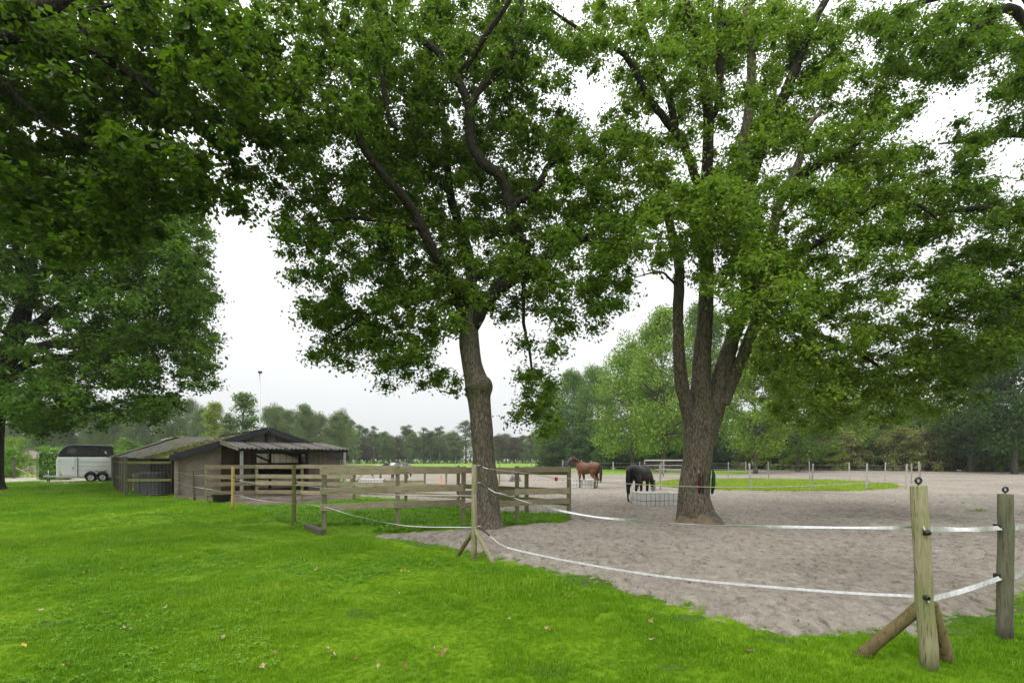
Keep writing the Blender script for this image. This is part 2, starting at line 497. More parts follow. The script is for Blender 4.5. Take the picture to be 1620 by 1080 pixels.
def poly_sheet(name, poly, z, mat, res, ragged=0.15, bump=0.02, kind='structure'):
    """sheet cut to a polygon, its rim dipping under the ground so that the edge is ragged"""
    P = np.array(poly)
    xs = np.arange(P[:, 0].min() - 1, P[:, 0].max() + 1, res); ys = np.arange(P[:, 1].min() - 1, P[:, 1].max() + 1, res)
    X, Y = np.meshgrid(xs, ys)
    d = dist_poly(X, Y, poly); d = np.where(inside_poly(X, Y, poly), d, -d)
    d = d + ragged * fbm(X * 1.3, Y * 1.3, 9.0, 4)
    Z = z + bump * fbm(X * 1.1, Y * 1.1, 4.0, 4) - 0.06 * np.clip(0.3 - d, 0, 1)
    keep = d > -0.35
    idx = np.arange(X.size).reshape(X.shape)
    k = keep[:-1, :-1] | keep[1:, 1:] | keep[:-1, 1:] | keep[1:, :-1]
    F = np.c_[idx[:-1, :-1][k], idx[:-1, 1:][k], idx[1:, 1:][k], idx[1:, :-1][k]]
    used = np.unique(F); remap = np.full(X.size, -1); remap[used] = np.arange(len(used))
    V = np.c_[X.ravel(), Y.ravel(), Z.ravel()][used]
    o = link_mesh(name, np_mesh(name, V, remap[F], True), mat)
    if kind: o['kind'] = kind
    return o

def build_ground():
    sheet('ground', -420, 420, -60, 520, 0.0, M['turf'])
    # far meadow and the woodland floor, each on top of the last
    m = sheet('meadow', -140, 60, 62, 230, 0.02, M['meadow'])
    m = sheet('meadow', 6, 38, 55, 105, 0.028, M['meadow'])
    poly_sheet('forest_floor', [(30, 76), (95, 66), (180, 40), (260, 200), (20, 200), (12, 112)], 0.05, M['forest_floor'], 2.0, 1.0, 0.03)
    # the sand paddock: finer where it is near
    for y0, y1, dx, dy, flat in ((4.2, 10.0, .042, .042, 1.0), (10.0, 24.0, .085, .085, .9), (24.0, 100, .6, .45, .35)):
        ys_ = np.arange(y0, y1 + dy, dy); w = y1 * 1.04 + 2.5
        X, Y = np.meshgrid(np.arange(max(-16, -w), min(100, w), dx), ys_)
        msk = sand_mask(X, Y)
        Z = 0.07 + 0.024 * fbm(X * 3.1, Y * 3.1, 1.3, 4) + 0.012 * fbm(X * 9, Y * 9, 4.4, 2) + 0.012 * fbm(X * 0.7, Y * 0.7, 7.7, 2)
        for cell, rr, dep in ((.31, .095, .046), (.21, .06, .032)):
            f1 = cellular(X / cell, Y / cell * .9) * cell
            Z = Z - dep * np.clip(1 - f1 / rr, 0, 1) ** .7 + .25 * dep * np.exp(-((f1 - rr * 1.25) / (.3 * rr)) ** 2)
        Z = 0.06 + flat * (Z - 0.06)
        Z = Z - 0.2 * np.clip(0.3 - msk, 0, 1)
        idx = np.arange(X.size).reshape(X.shape)
        keep = (msk > -0.25) & (np.abs(X) < Y * 1.04 + 2.5)
        k = keep[:-1, :-1] | keep[1:, 1:]
        F = np.c_[idx[:-1, :-1][k], idx[:-1, 1:][k], idx[1:, 1:][k], idx[1:, :-1][k]]
        used = np.unique(F); rm = np.full(X.size, -1); rm[used] = np.arange(len(used))
        o = link_mesh('sand_paddock', np_mesh('sand_paddock', np.c_[X.ravel(), Y.ravel(), Z.ravel()][used], rm[F], True), M['sand'])
        o['kind'] = 'structure'
    # grass strip inside the sand, by the wire fence
    g = [gr(*p) for p in ((1010, 769), (1130, 777), (1250, 779), (1360, 778.5), (1425, 773), (1408, 767), (1330, 762.5), (1200, 759.5), (1080, 760))]
    poly_sheet('grass_strip', [(p.x, p.y) for p in g], 0.07, M['meadow'], 0.3, 0.35, 0.03)
    # worn, thin turf along the edge of the sand
    e = EDGE[:-1]; nrm = []
    for k in range(len(e)):
        t = (e[min(k + 1, len(e) - 1)] - e[max(k - 1, 0)]).normalized(); nrm.append(Vector((t.y, -t.x, 0)))
    out = [(p + n * (.18 + .012 * p.y)).xy for p, n in zip(e, nrm)]; inn = [(p - n * .7).xy for p, n in zip(e, nrm)]
    poly_sheet('worn_turf', [tuple(p) for p in out] + [tuple(p) for p in reversed(inn)], 0.010, M['worn'], 0.09, 0.45, 0.006)
    for (x, y, a, b) in ((185, 962, .34, .16), (95, 985, .4, .2), (560, 975, .3, .18), (1070, 1060, .16, .1), (300, 930, .35, .14), (840, 1062, .25, .12)):
        c = gr(x, y); poly_sheet('bare_patch', [(c.x + a * math.cos(t), c.y + b * math.sin(t)) for t in np.linspace(0, 6.283, 14)[:-1]], 0.018, M['worn'], 0.05, 0.22, 0.01)
    # bare yard in front of the stable, trodden earth at the pen, path by the trailer
    g = [gr(*p) for p in ((272, 787), (330, 793), (400, 800), (470, 799), (560, 790), (552, 770), (420, 768), (300, 776))]
    poly_sheet('dirt_yard', [(p.x, p.y) for p in g], 0.035, M['dirt'], 0.16, 0.35, 0.03)
    g = [gr(*p) for p in ((-400, 757), (-400, 762), (0, 764), (170, 763.5), (185, 768), (200, 760), (90, 755), (20, 755))]
    poly_sheet('sand_path', [(p.x, p.y) for p in g], 0.03, M['path'], 0.4, 0.5, 0.02)
    g = [gr(*p) for p in ((-80, 772), (-40, 783), (10, 782), (24, 776), (5, 771))]
    poly_sheet('bare_earth', [(p.x, p.y) for p in g], 0.03, M['dirt'], 0.2, 0.3, 0.02)
build_ground()

# ------------------------------------------------------------------ grass
def scatter(name, P, sc, tufts, mat, seed=0):
    """one object that repeats small tuft shapes on its own points"""
    me = bpy.data.meshes.new(name)
    P = np.asarray(P, np.float32)
    me.vertices.add(len(P)); me.vertices.foreach_set('co', P.ravel())
    a = me.attributes.new('size', 'FLOAT', 'POINT'); a.data.foreach_set('value', np.asarray(sc, np.float32))
    rr = np.random.default_rng(seed)
    rot = np.c_[rr.normal(0, 0.12, len(P)), rr.normal(0, 0.12, len(P)), rr.uniform(0, 6.283, len(P))].astype(np.float32)
    b = me.attributes.new('turn', 'FLOAT_VECTOR', 'POINT'); b.data.foreach_set('vector', rot.ravel())
    me.update()
    o = link_mesh(name, me, mat)
    ng = bpy.data.node_groups.new(name, 'GeometryNodeTree')
    ng.interface.new_socket('Geometry', in_out='INPUT', socket_type='NodeSocketGeometry')
    ng.interface.new_socket('Geometry', in_out='OUTPUT', socket_type='NodeSocketGeometry')
    gi = ng.nodes.new('NodeGroupInput'); go = ng.nodes.new('NodeGroupOutput')
    ip = ng.nodes.new('GeometryNodeInstanceOnPoints')
    j = ng.nodes.new('GeometryNodeJoinGeometry')
    for i, t in enumerate(tufts):
        t.materials.append(mat) if not t.materials else None
        src = bpy.data.objects.new(name + '_shape', t)
        oi = ng.nodes.new('GeometryNodeObjectInfo'); oi.inputs['Object'].default_value = src
        gt = ng.nodes.new('GeometryNodeGeometryToInstance')
        ng.links.new(oi.outputs['Geometry'], gt.inputs[0]); ng.links.new(gt.outputs[0], j.inputs[0])
    ng.links.new(j.outputs[0], ip.inputs['Instance'])
    ip.inputs['Pick Instance'].default_value = True
    na = ng.nodes.new('GeometryNodeInputNamedAttribute'); na.data_type = 'FLOAT'; na.inputs['Name'].default_value = 'size'
    nb = ng.nodes.new('GeometryNodeInputNamedAttribute'); nb.data_type = 'FLOAT_VECTOR'; nb.inputs['Name'].default_value = 'turn'
    ng.links.new(gi.outputs[0], ip.inputs['Points'])
    ng.links.new(nb.outputs[0], ip.inputs['Rotation'])
    ng.links.new(na.outputs[0], ip.inputs['Scale'])
    ng.links.new(ip.outputs[0], go.inputs[0])
    md = o.modifiers.new('scatter', 'NODES'); md.node_group = ng
    o['kind'] = 'stuff'
    return o

def tuft_mesh(n, h, spread, w, lean=0.6):
    V, F = [], []
    for i in range(n):
        a = random.uniform(0, 6.283); r = spread * math.sqrt(random.random())
        bx, by = r * math.cos(a), r * math.sin(a)
        hh = h * random.uniform(0.55, 1.2); ww = w * random.uniform(0.7, 1.3)
        la = random.uniform(0, 6.283); ll = hh * lean * random.uniform(0.2, 1.2)
        dx, dy = math.cos(la), math.sin(la); sx, sy = -dy * ww, dx * ww
        k = len(V)
        V += [(bx - sx, by - sy, -0.01), (bx + sx, by + sy, -0.01),
              (bx + dx * ll * 0.35 + sx * .8, by + dy * ll * 0.35 + sy * .8, hh * 0.6), (bx + dx * ll * 0.35 - sx * .8, by + dy * ll * 0.35 - sy * .8, hh * 0.6),
              (bx + dx * ll, by + dy * ll, hh)]
        F += [(k, k + 1, k + 2, k + 3), (k + 3, k + 2, k + 4)]
    me = bpy.data.meshes.new('tuft'); me.from_pydata(V, [], F); me.update()
    return me

def weed_mesh(n, s):
    V, F = [], []
    for i in range(n):
        a = random.uniform(0, 6.283); r = s * random.uniform(0.1, 0.7)
        L = s * random.uniform(0.5, 1.0); W = L * random.uniform(0.28, 0.5); z = s * random.uniform(0.2, 0.8)
        c, sn = math.cos(a), math.sin(a); k = len(V)
        def q(u, v, zz): return (c * (r * .3 + u) - sn * v, sn * (r * .3 + u) + c * v, zz)
        V += [q(0, 0, z * .3), q(L * .45, W * .5, z), q(L, 0, z * .8), q(L * .45, -W * .5, z), q(L * .45, 0, z * .85)]
        F += [(k, k + 1, k + 4), (k + 1, k + 2, k + 4), (k + 2, k + 3, k + 4), (k + 3, k, k + 4)]
    me = bpy.data.meshes.new('weed'); me.from_pydata(V, [], F); me.update()
    return me

def build_grass():
    P, S = [], []
    excl = [[(p.x, p.y) for p in [gr(*q) for q in ((272, 786), (330, 793), (400, 800), (470, 799), (560, 790), (552, 770), (420, 768), (300, 776))]]]
    for y0, y1, dens, s in ((2.4, 5.5, 900, 0.9), (5.5, 8, 560, 1.05), (8, 13, 240, 1.3), (13, 24, 75, 1.7), (24, 38, 22, 2.3)):
        xl = -(y1 * 1.03 + 1.5); xr = y1 * 1.03 + 1.5 if y0 < 13 else 4.0
        n = int((xr - xl) * (y1 - y0) * dens)
        x = rng.uniform(xl, xr, n); y = rng.uniform(y0, y1, n)
        k = np.abs(x) < y * 1.03 + 1.5
        sm = sand_mask(x, y)
        k &= (sm < 0.24 - 0.75 * rng.random(n) ** 1.6)
        # worn, thin border along the sand
        k &= ~((sm > -0.8) & (rng.random(n) < 0.40 + 0.5 * fbm(x * 2, y * 2, 6, 2)))
        for e in excl: k &= ~inside_poly(x, y, e)
        bare = fbm(x * 0.9, y * 0.9, 12.5, 4)
        k &= ~((bare > 0.62) & (rng.random(n) < 0.7))
        x, y, sm = x[k], y[k], sm[k]
        relief = 0.9 + 0.45 * fbm(x * 0.6, y * 0.6, 2.0, 3) + 0.28 * fbm(x * 3, y * 3, 2.0, 2)
        relief *= np.clip(0.6 + (-sm) * .6, .5, 1.0)
        P.append(np.c_[x, y, np.where(sm > -1.2, .012, 0.0) + np.clip(sm, 0, .3) * .12]); S.append(s * np.clip(relief, 0.4, 1.9) * rng.uniform(0.65, 1.35, len(x)))
    P = np.vstack(P); S = np.concatenate(S)
    o = scatter('lawn_grass', P, S, [tuft_mesh(17, 0.046, 0.05, 0.0023) for _ in range(6)], M['grass'], 1)
    tag(o, 'short bright green mown grass of the lawn', 'grass')
    # broad-leaved weeds in the near lawn and in the wooden pen
    P, S = [], []
    n = 16000
    x = rng.uniform(-9, 9, n); y = rng.uniform(2.5, 9, n)
    k = (np.abs(x) < y * 1.03 + 1) & (sand_mask(x, y) < -0.25) & (fbm(x * 0.7, y * 0.7, 31.0, 3) > -0.02)
    P.append(np.c_[x[k], y[k], np.zeros(k.sum())]); S.append(rng.uniform(0.5, 1.2, k.sum()))
    pen = [(p.x, p.y) for p in [gr(*q) for q in ((395, 806), (470, 832), (515, 846), (620, 843), (735, 836), (900, 826), (900, 816), (740, 808), (700, 797), (590, 790), (470, 799))]]
    n = 14000
    x = rng.uniform(-12, 3, n); y = rng.uniform(10.5, 22, n)
    k = inside_poly(x, y, pen) & (fbm(x * 0.8, y * 0.8, 3.0, 3) > -0.45)
    P.append(np.c_[x[k], y[k], np.full(k.sum(), 0.01)]); S.append(rng.uniform(1.4, 3.0, k.sum()))
    o = scatter('weeds', np.vstack(P), np.concatenate(S), [weed_mesh(9, 0.055) for _ in range(4)], M['weed'], 2)
    tag(o, 'low broad-leaved weeds among the grass', 'weeds')
    # longer blades of the grass strip and of the meadow edge
    g = [gr(*p) for p in ((1010, 769), (1130, 777), (1250, 779), (1360, 778.5), (1425, 773), (1408, 767), (1330, 762.5), (1200, 759.5), (1080, 760))]
    g = [(p.x, p.y) for p in g]
    n = 9000
    x = rng.uniform(5, 28, n); y = rng.uniform(24, 45, n)
    k = inside_poly(x, y, g)
    o = scatter('strip_grass', np.c_[x[k], y[k], np.full(k.sum(), 0.06)], rng.uniform(1.6, 3.2, k.sum()), [tuft_mesh(12, 0.06, 0.07, 0.005) for _ in range(3)], M['strip'], 3)
    tag(o, 'rough yellow-green grass on the strip inside the sand', 'grass')
build_grass()

# ================================================================== TREES
M['leaf_oak'] = leaf_mat('oak_leaf', [(0.1, (0.02911, 0.06642, 0.005166)), (0.4, (0.06614, 0.1273, 0.009184)), (0.7, (0.1125, 0.1882, 0.01492)), (0.93, (0.2117, 0.2767, 0.02296)), (1.0, (0.4234, 0.2878, 0.0287))], (0.2117, 0.3985, 0.01148))  # darker oak leaf, with the backlit shade put into its colour
M['leaf_oak_lit'] = leaf_mat('lit_oak_leaf', [(0.1, (0.05056, 0.09743, 0.008655)), (0.4, (0.1011, 0.1892, 0.01484)), (0.7, (0.177, 0.2695, 0.02225)), (0.9, (0.316, 0.3555, 0.03091)), (1.0, (0.531, 0.3785, 0.04946))], (0.2781, 0.4816, 0.01855), spec=0.28)  # lit copy of the oak leaf, the extra light put into its colour
M['leaf_maple'] = leaf_mat('maple_leaf', [(0.1, (0.02696, 0.05324, 0.004543)), (0.5, (0.05391, 0.1012, 0.006814)), (0.85, (0.09432, 0.1597, 0.01136)), (0.96, (0.1618, 0.2023, 0.0142)), (1.0, (0.4852, 0.2023, 0.01704))], (0.1618, 0.3194, 0.006814), tf=0.4)
M['leaf_left'] = leaf_mat('left_oak_leaf', [(0.1, (0.03013, 0.07182, 0.00675)), (0.5, (0.06376, 0.1282, 0.01125)), (0.85, (0.1043, 0.1847, 0.01688)), (0.97, (0.1622, 0.236, 0.0225)), (1.0, (0.4173, 0.2257, 0.0225))], (0.1622, 0.3283, 0.01688))

def leaves(C, Nn, size, lw, fold=0.10):
    """C (n,3) centres, Nn (n,3) leaf normals -> V,F of folded leaves, six corners each"""
    n = len(C)
    Nn = Nn / (np.linalg.norm(Nn, axis=1, keepdims=True) + 1e-9)
    t = rng.normal(size=(n, 3)); t[:, 2] -= 0.35
    t -= Nn * (t * Nn).sum(1, keepdims=True); t /= (np.linalg.norm(t, axis=1, keepdims=True) + 1e-9)
    b = np.cross(Nn, t)
    L = (size * rng.uniform(0.65, 1.25, n))[:, None]; W = L * lw
    if n > 3000:                                      # crowns: two-facet leaves with the fold along the midrib
        w1, w2 = rng.uniform(.38, .62, (n, 1)), rng.uniform(.38, .62, (n, 1)); u1, u2 = rng.uniform(-.1, .3, (n, 1)), rng.uniform(-.1, .3, (n, 1))
        V = np.stack([C - t * L * .5, C + t * L * u1 + b * W * w1 + Nn * L * fold * 1.6, C + t * L * .5, C + t * L * u2 - b * W * w2 + Nn * L * fold * 1.6], 1)
        base = (np.arange(n) * 4)[:, None]
        F = np.stack([base + np.array([0, 1, 2]), base + np.array([2, 3, 0])], 1)
        return V.reshape(-1, 3), F.reshape(-1, 3)
    sh = [(-0.5, 0, 0), (-0.12, 0.5, 1), (0.28, 0.42, 1), (0.5, 0, 0), (0.28, -0.42, 1), (-0.12, -0.5, 1)]
    V = np.stack([C + t * L * u + b * W * v + Nn * L * fold * f for u, v, f in sh], 1)
    base = (np.arange(n) * 6)[:, None]
    F = np.stack([base + np.array([0, 1, 2, 3]), base + np.array([3, 4, 5, 0])], 1)
    return V.reshape(-1, 3), F.reshape(-1, 4)

def clump_leaves(centres, radii, per, size, lw=0.55, flat=0.6, up=0.7):
    cs, ns = [], []
    n_each = np.maximum(4, (per * (np.asarray(radii) / np.mean(radii)) ** 2)).astype(int)
    idx = np.repeat(np.arange(len(centres)), n_each)
    d = rng.normal(size=(len(idx), 3)); d /= np.linalg.norm(d, axis=1, keepdims=True)
    rr = np.minimum(np.abs(rng.normal(0, .58, len(idx))) + .06, 1.25)
    off = d * rr[:, None] * np.asarray(radii)[idx][:, None]; off[:, 2] *= flat
    C = np.asarray(centres)[idx] + off
    Nn = d * 0.45 + np.array([0, 0, up]) + rng.normal(size=d.shape) * 0.55
    return leaves(C, Nn, size, lw)

def limb(pts, d=None, per=5):
    """pts: (px, py, half width px, depth) in photo pixels -> world points, radii"""
    W = [(*at(x, y, dd), w * dd / FPX) for x, y, w, dd in pts]
    S = spline(W, per)
    return [Vector(s[:3]) for s in S], [max(0.008, s[3]) for s in S]

def rough_tube(name, pts, rad, mat, parent, seg=14, amp=0.06, freq=3.0):
    mb = MB().tube(pts, rad, seg)
    me = mb.mesh(name)
    co = np.empty(len(me.vertices) * 3, np.float32); me.vertices.foreach_get('co', co); co = co.reshape(-1, 3)
    P = np.array([tuple(p) for p in pts]); rid = np.repeat(np.arange(len(pts)), seg)
    c = P[rid]; dv = co - c
    k = 1 + amp * (fbm(co[:, 0] * freq, co[:, 1] * freq, co[:, 2] * freq * 0.5, 3)) + amp * 0.5 * vnoise(co[:, 0] * freq * 4, co[:, 1] * freq * 4, co[:, 2])
    co = c + dv * k[:, None]
    me.vertices.foreach_set('co', co.astype(np.float32).ravel()); me.update()
    return link_mesh(name, me, mat, parent)

def big_tree(name, base, trunk, limbs, blobs, leafmat, barkmat, label, clump_px=24, per=190, size=0.125, cover=1.0, depth_r=0.9, lw=0.55, twig_r=0.014, root_flare=True, up=0.7, cat='tree', dshift=0.0):
    """trunk, limbs: lists in photo pixels + depth; blobs: (x, y, rx, ry, depth[, cover])"""
    root = empty(name, base)
    inv = -Vector(base)
    def loc(o): o.location = inv; return o
    skel = []
    tp, tr = limb(trunk, per=8)
    loc(rough_tube('trunk', tp, tr, barkmat, root, 40, 0.07, 2.2))
    skel += tp[len(tp) // 2:]
    for l in limbs:
        lp, lr = limb(l, per=6)
        wob = [Vector((random.uniform(-1, 1), random.uniform(-1, 1), random.uniform(-1, 1))) * min(r, .05) * 0.3 for r in lr]
        lp = [lp[0]] + [p + w for p, w in zip(lp[1:], wob[1:])]
        loc(rough_tube('branch', lp, lr, M['bark_limb_shaded'] if barkmat is M['bark'] and l[0][1] < 560 else barkmat, root, 16, 0.06, 2.0))
        skel += lp[2:]
    SK = np.array([tuple(p) for p in skel])
    cen, rad = [], []
    for bl in blobs:
        x, y, rx, ry, d = bl[:5]; rx *= 1.06; ry *= 1.06; cv = bl[5] if len(bl) > 5 else 1.0
        cp = clump_px
        n = max(1, int(round(cv * cover * 3.4 * rx * ry / (cp * cp))))
        for _ in range(n):
            a = random.uniform(0, 6.283); q = math.sqrt(random.random())
            dd = d + random.gauss(0, depth_r) + (dshift if y < 320 else dshift * .4)
            p = at(x + math.cos(a) * q * rx, y + math.sin(a) * q * ry, dd)
            cen.append(tuple(p)); rad.append(cp * random.uniform(0.55, 1.35) * d / FPX)
    cen = np.array(cen); rad = np.array(rad)
    V, F = clump_leaves(cen, rad, per, size, lw, 0.7, up)
    cr = loc(link_mesh('crown', np_mesh('crown', V, F), leafmat, root))
    # twigs from the limbs to every clump
    tw = MB()
    d0 = np.array([np.sqrt(((SK - c) ** 2).sum(1).min()) for c in cen])
    nodes = np.vstack([SK, np.zeros((len(cen), 3))]); nn = len(SK)
    for q in np.argsort(d0):
        c, r = cen[q], rad[q]
        dd2 = ((nodes[:nn] - c) ** 2).sum(1)
        near = np.argsort(dd2)[:5]; i = near[np.argmin(dd2[near] + rng.random(len(near)) * .12)]
        a, b = Vector(nodes[i]), Vector(c); thin = 1.0 if i < len(SK) else .6
        nodes[nn] = c; nn += 1
        L = (b - a).length
        m1 = a.lerp(b, 0.4) + Vector((random.uniform(-1, 1), random.uniform(-1, 1), random.uniform(-.4, 1))) * L * 0.12
        m2 = a.lerp(b, 0.75) + Vector((random.uniform(-1, 1), random.uniform(-1, 1), random.uniform(-.4, .8))) * L * 0.10
        t0 = twig_r * (0.6 + 0.35 * min(L, 3)) * thin
        pts = [Vector(s) for s in spline([a, m1, m2, b], 2)]
        tw.tube(pts, [t0 * (1 - 0.75 * k / (len(pts) - 1)) for k in range(len(pts))], 4, False)
        for _ in range(random.choice((0, 1))):
            e = b + Vector((random.gauss(0, 1), random.gauss(0, 1), random.gauss(0, .5))) * r * 0.6
            tw.tube([m2, m2.lerp(e, 0.6) + Vector((0, 0, 0.04)), e], [t0 * .45, t0 * .3, t0 * .12], 4, False)
    loc(tw.build('twigs', M['bark_dark'], root))['kind'] = 'stuff'
    tag(root, label, cat)
    return root

def build_near_trees():
    D = 12.26
    T1 = gr(772, 838)
    tr = [(770, 843, 38, D), (770, 834, 29, D), (770, 818, 22.5, D), (769, 790, 20.5, D), (766, 745, 19, D), (763, 700, 18, D), (761, 660, 17.5, D), (758, 630, 18.5, D), (757, 612, 24, D), (753, 600, 19, D), (747, 578, 16, D), (743, 550, 15.5, D), (742, 525, 14.5, D), (741, 505, 13, D), (740, 492, 10, D)]
    li = [
        [(740, 520, 12, D), (726, 470, 10, 12.1), (708, 430, 9, 11.9), (686, 398, 8.5, 11.6), (655, 335, 7.5, 11.3), (618, 290, 6.5, 11), (585, 250, 5.5, 10.8), (566, 215, 4.5, 10.6), (560, 170, 3, 10.5)],
        [(743, 522, 12, D), (770, 476, 11, 12.3), (806, 444, 10, 12.3), (858, 410, 8.5, 12.2), (900, 390, 7, 12), (960, 360, 4, 11.7), (1000, 340, 2, 11.5)],
        [(828, 430, 9, 12.3), (830, 398, 9.5, 12.3), (815, 360, 9, 12.2), (808, 326, 9, 12.1), (793, 281, 8, 12), (763, 256, 8, 12), (745, 222, 7.5, 12), (741, 167, 7, 12), (720, 120, 6.5, 12), (689, 81, 5.5, 11.9), (641, 46, 4.5, 11.8), (593, 8, 3.5, 11.7), (560, -30, 2, 11.6)],
        [(742, 178, 6, 12), (760, 140, 5.5, 12), (800, 102, 5, 12.1), (822, 58, 4.5, 12.2), (826, 10, 4, 12.3), (812, -40, 2.5, 12.4)],
        [(806, 328, 6, 12.1), (830, 312, 5.5, 12.2), (852, 292, 5, 12.3), (868, 262, 4, 12.4), (895, 250, 2, 12.5)],
        [(733, 112, 5, 12), (765, 62, 4.5, 11.9), (805, 2, 3.5, 11.7), (820, -40, 2, 11.6)],
        [(627, 205, 3.5, 10.9), (614, 180, 4, 10.9), (603, 95, 3.5, 10.8), (597, 20, 2.5, 10.7), (596, -20, 1.5, 10.7)],
        [(741, 500, 11, D), (745, 440, 9, 12.8), (735, 380, 8, 13.3), (715, 320, 7, 13.8), (705, 240, 5, 14.2), (700, 160, 3, 14.5)],
        [(668, 360, 5, 11.4), (620, 352, 4, 11.2), (560, 345, 3, 11.0), (520, 350, 2, 10.9)],
        [(830, 432, 4, 12.3), (828, 480, 3, 12.4), (830, 520, 2.6, 12.5), (838, 555, 2.2, 12.5), (842, 590, 1.5, 12.5)],
        [(718, 450, 5, 12), (690, 470, 4, 12), (640, 475, 3, 12), (580, 500, 2.4, 12), (530, 530, 1.5, 12)],
    ]
    bl = [(452, 60, 60, 70, 10.2), (520, 130, 65, 90, 10.4), (462, 200, 52, 62, 10.8), (560, 40, 80, 60, 11), (650, 70, 75, 70, 12.6), (740, 40, 80, 60, 12.8), (825, 55, 55, 60, 12.7),
          (620, 170, 75, 80, 12.4), (715, 180, 70, 80, 13.2), (800, 175, 60, 70, 12.8), (862, 190, 40, 60, 12.4, .8), (545, 255, 80, 70, 11.6), (428, 275, 32, 36, 11, .8), (630, 290, 75, 70, 12.7),
          (715, 300, 65, 70, 13.6), (790, 330, 60, 50, 13.6), (850, 270, 55, 60, 13), (925, 265, 55, 65, 12.2), (985, 225, 40, 55, 12.2), (500, 345, 62, 50, 11.6), (575, 375, 75, 48, 12), (485, 410, 42, 45, 11.6),
          (660, 400, 70, 60, 12.7), (755, 410, 65, 55, 13.2), (860, 365, 70, 50, 12.8), (950, 360, 58, 55, 11.7), (512, 470, 45, 45, 12), (590, 470, 66, 56, 12.2), (680, 490, 58, 50, 12.2), (735, 475, 35, 30, 11.7, .7),
          (532, 560, 36, 34, 12, .8), (600, 545, 52, 45, 12.3), (668, 575, 42, 45, 12.5, .8), (705, 600, 22, 25, 12.5, .7), (815, 440, 52, 32, 12.4), (900, 440, 55, 45, 11.7), (958, 470, 38, 40, 11.6, .9), (985, 415, 36, 45, 11.6),
          (885, 500, 30, 28, 12, .7), (940, 515, 18, 14, 11.8, .6), (828, 575, 26, 34, 12.5, .6), (858, 628, 30, 38, 12.5, .9), (822, 645, 20, 14, 12.5, .5), (862, 662, 24, 20, 12.5, .8), (790, 490, 30, 30, 12.3, .6), (620, 610, 16, 10, 12.3, .5), (880, 110, 40, 40, 12.6, .5), (700, 240, 60, 60, 12.6, .7), (600, 320, 60, 60, 12.2, .7), (560, 520, 50, 40, 12.2, .8), (770, 100, 60, 50, 12.2, .7), (845, 480, 30, 30, 12.3, .7), (870, 560, 22, 26, 12.4, .7)]
    big_tree('oak_tree', T1, tr, li, bl, M['leaf_oak'], M['bark'], 'oak with a single trunk standing beside the wooden board fence', cover=1.62, per=138, size=0.102, dshift=.55)

    D = 13.2
    T2 = gr(1105, 830)
    tr = [(1104, 838, 46, D), (1104, 829, 38, D), (1101, 814, 30, D), (1098, 792, 25.5, D), (1098, 770, 23.8, D), (1102, 740, 22, D), (1105, 705, 22.5, D), (1108, 680, 24.5, D), (1110, 660, 25, D), (1110, 640, 19, D), (1109, 610, 15.5, D), (1110, 580, 14, D), (1113, 540, 13, D), (1116, 490, 12, D), (1118, 430, 11, D), (1117, 360, 10, D), (1116, 320, 9.5, D)]
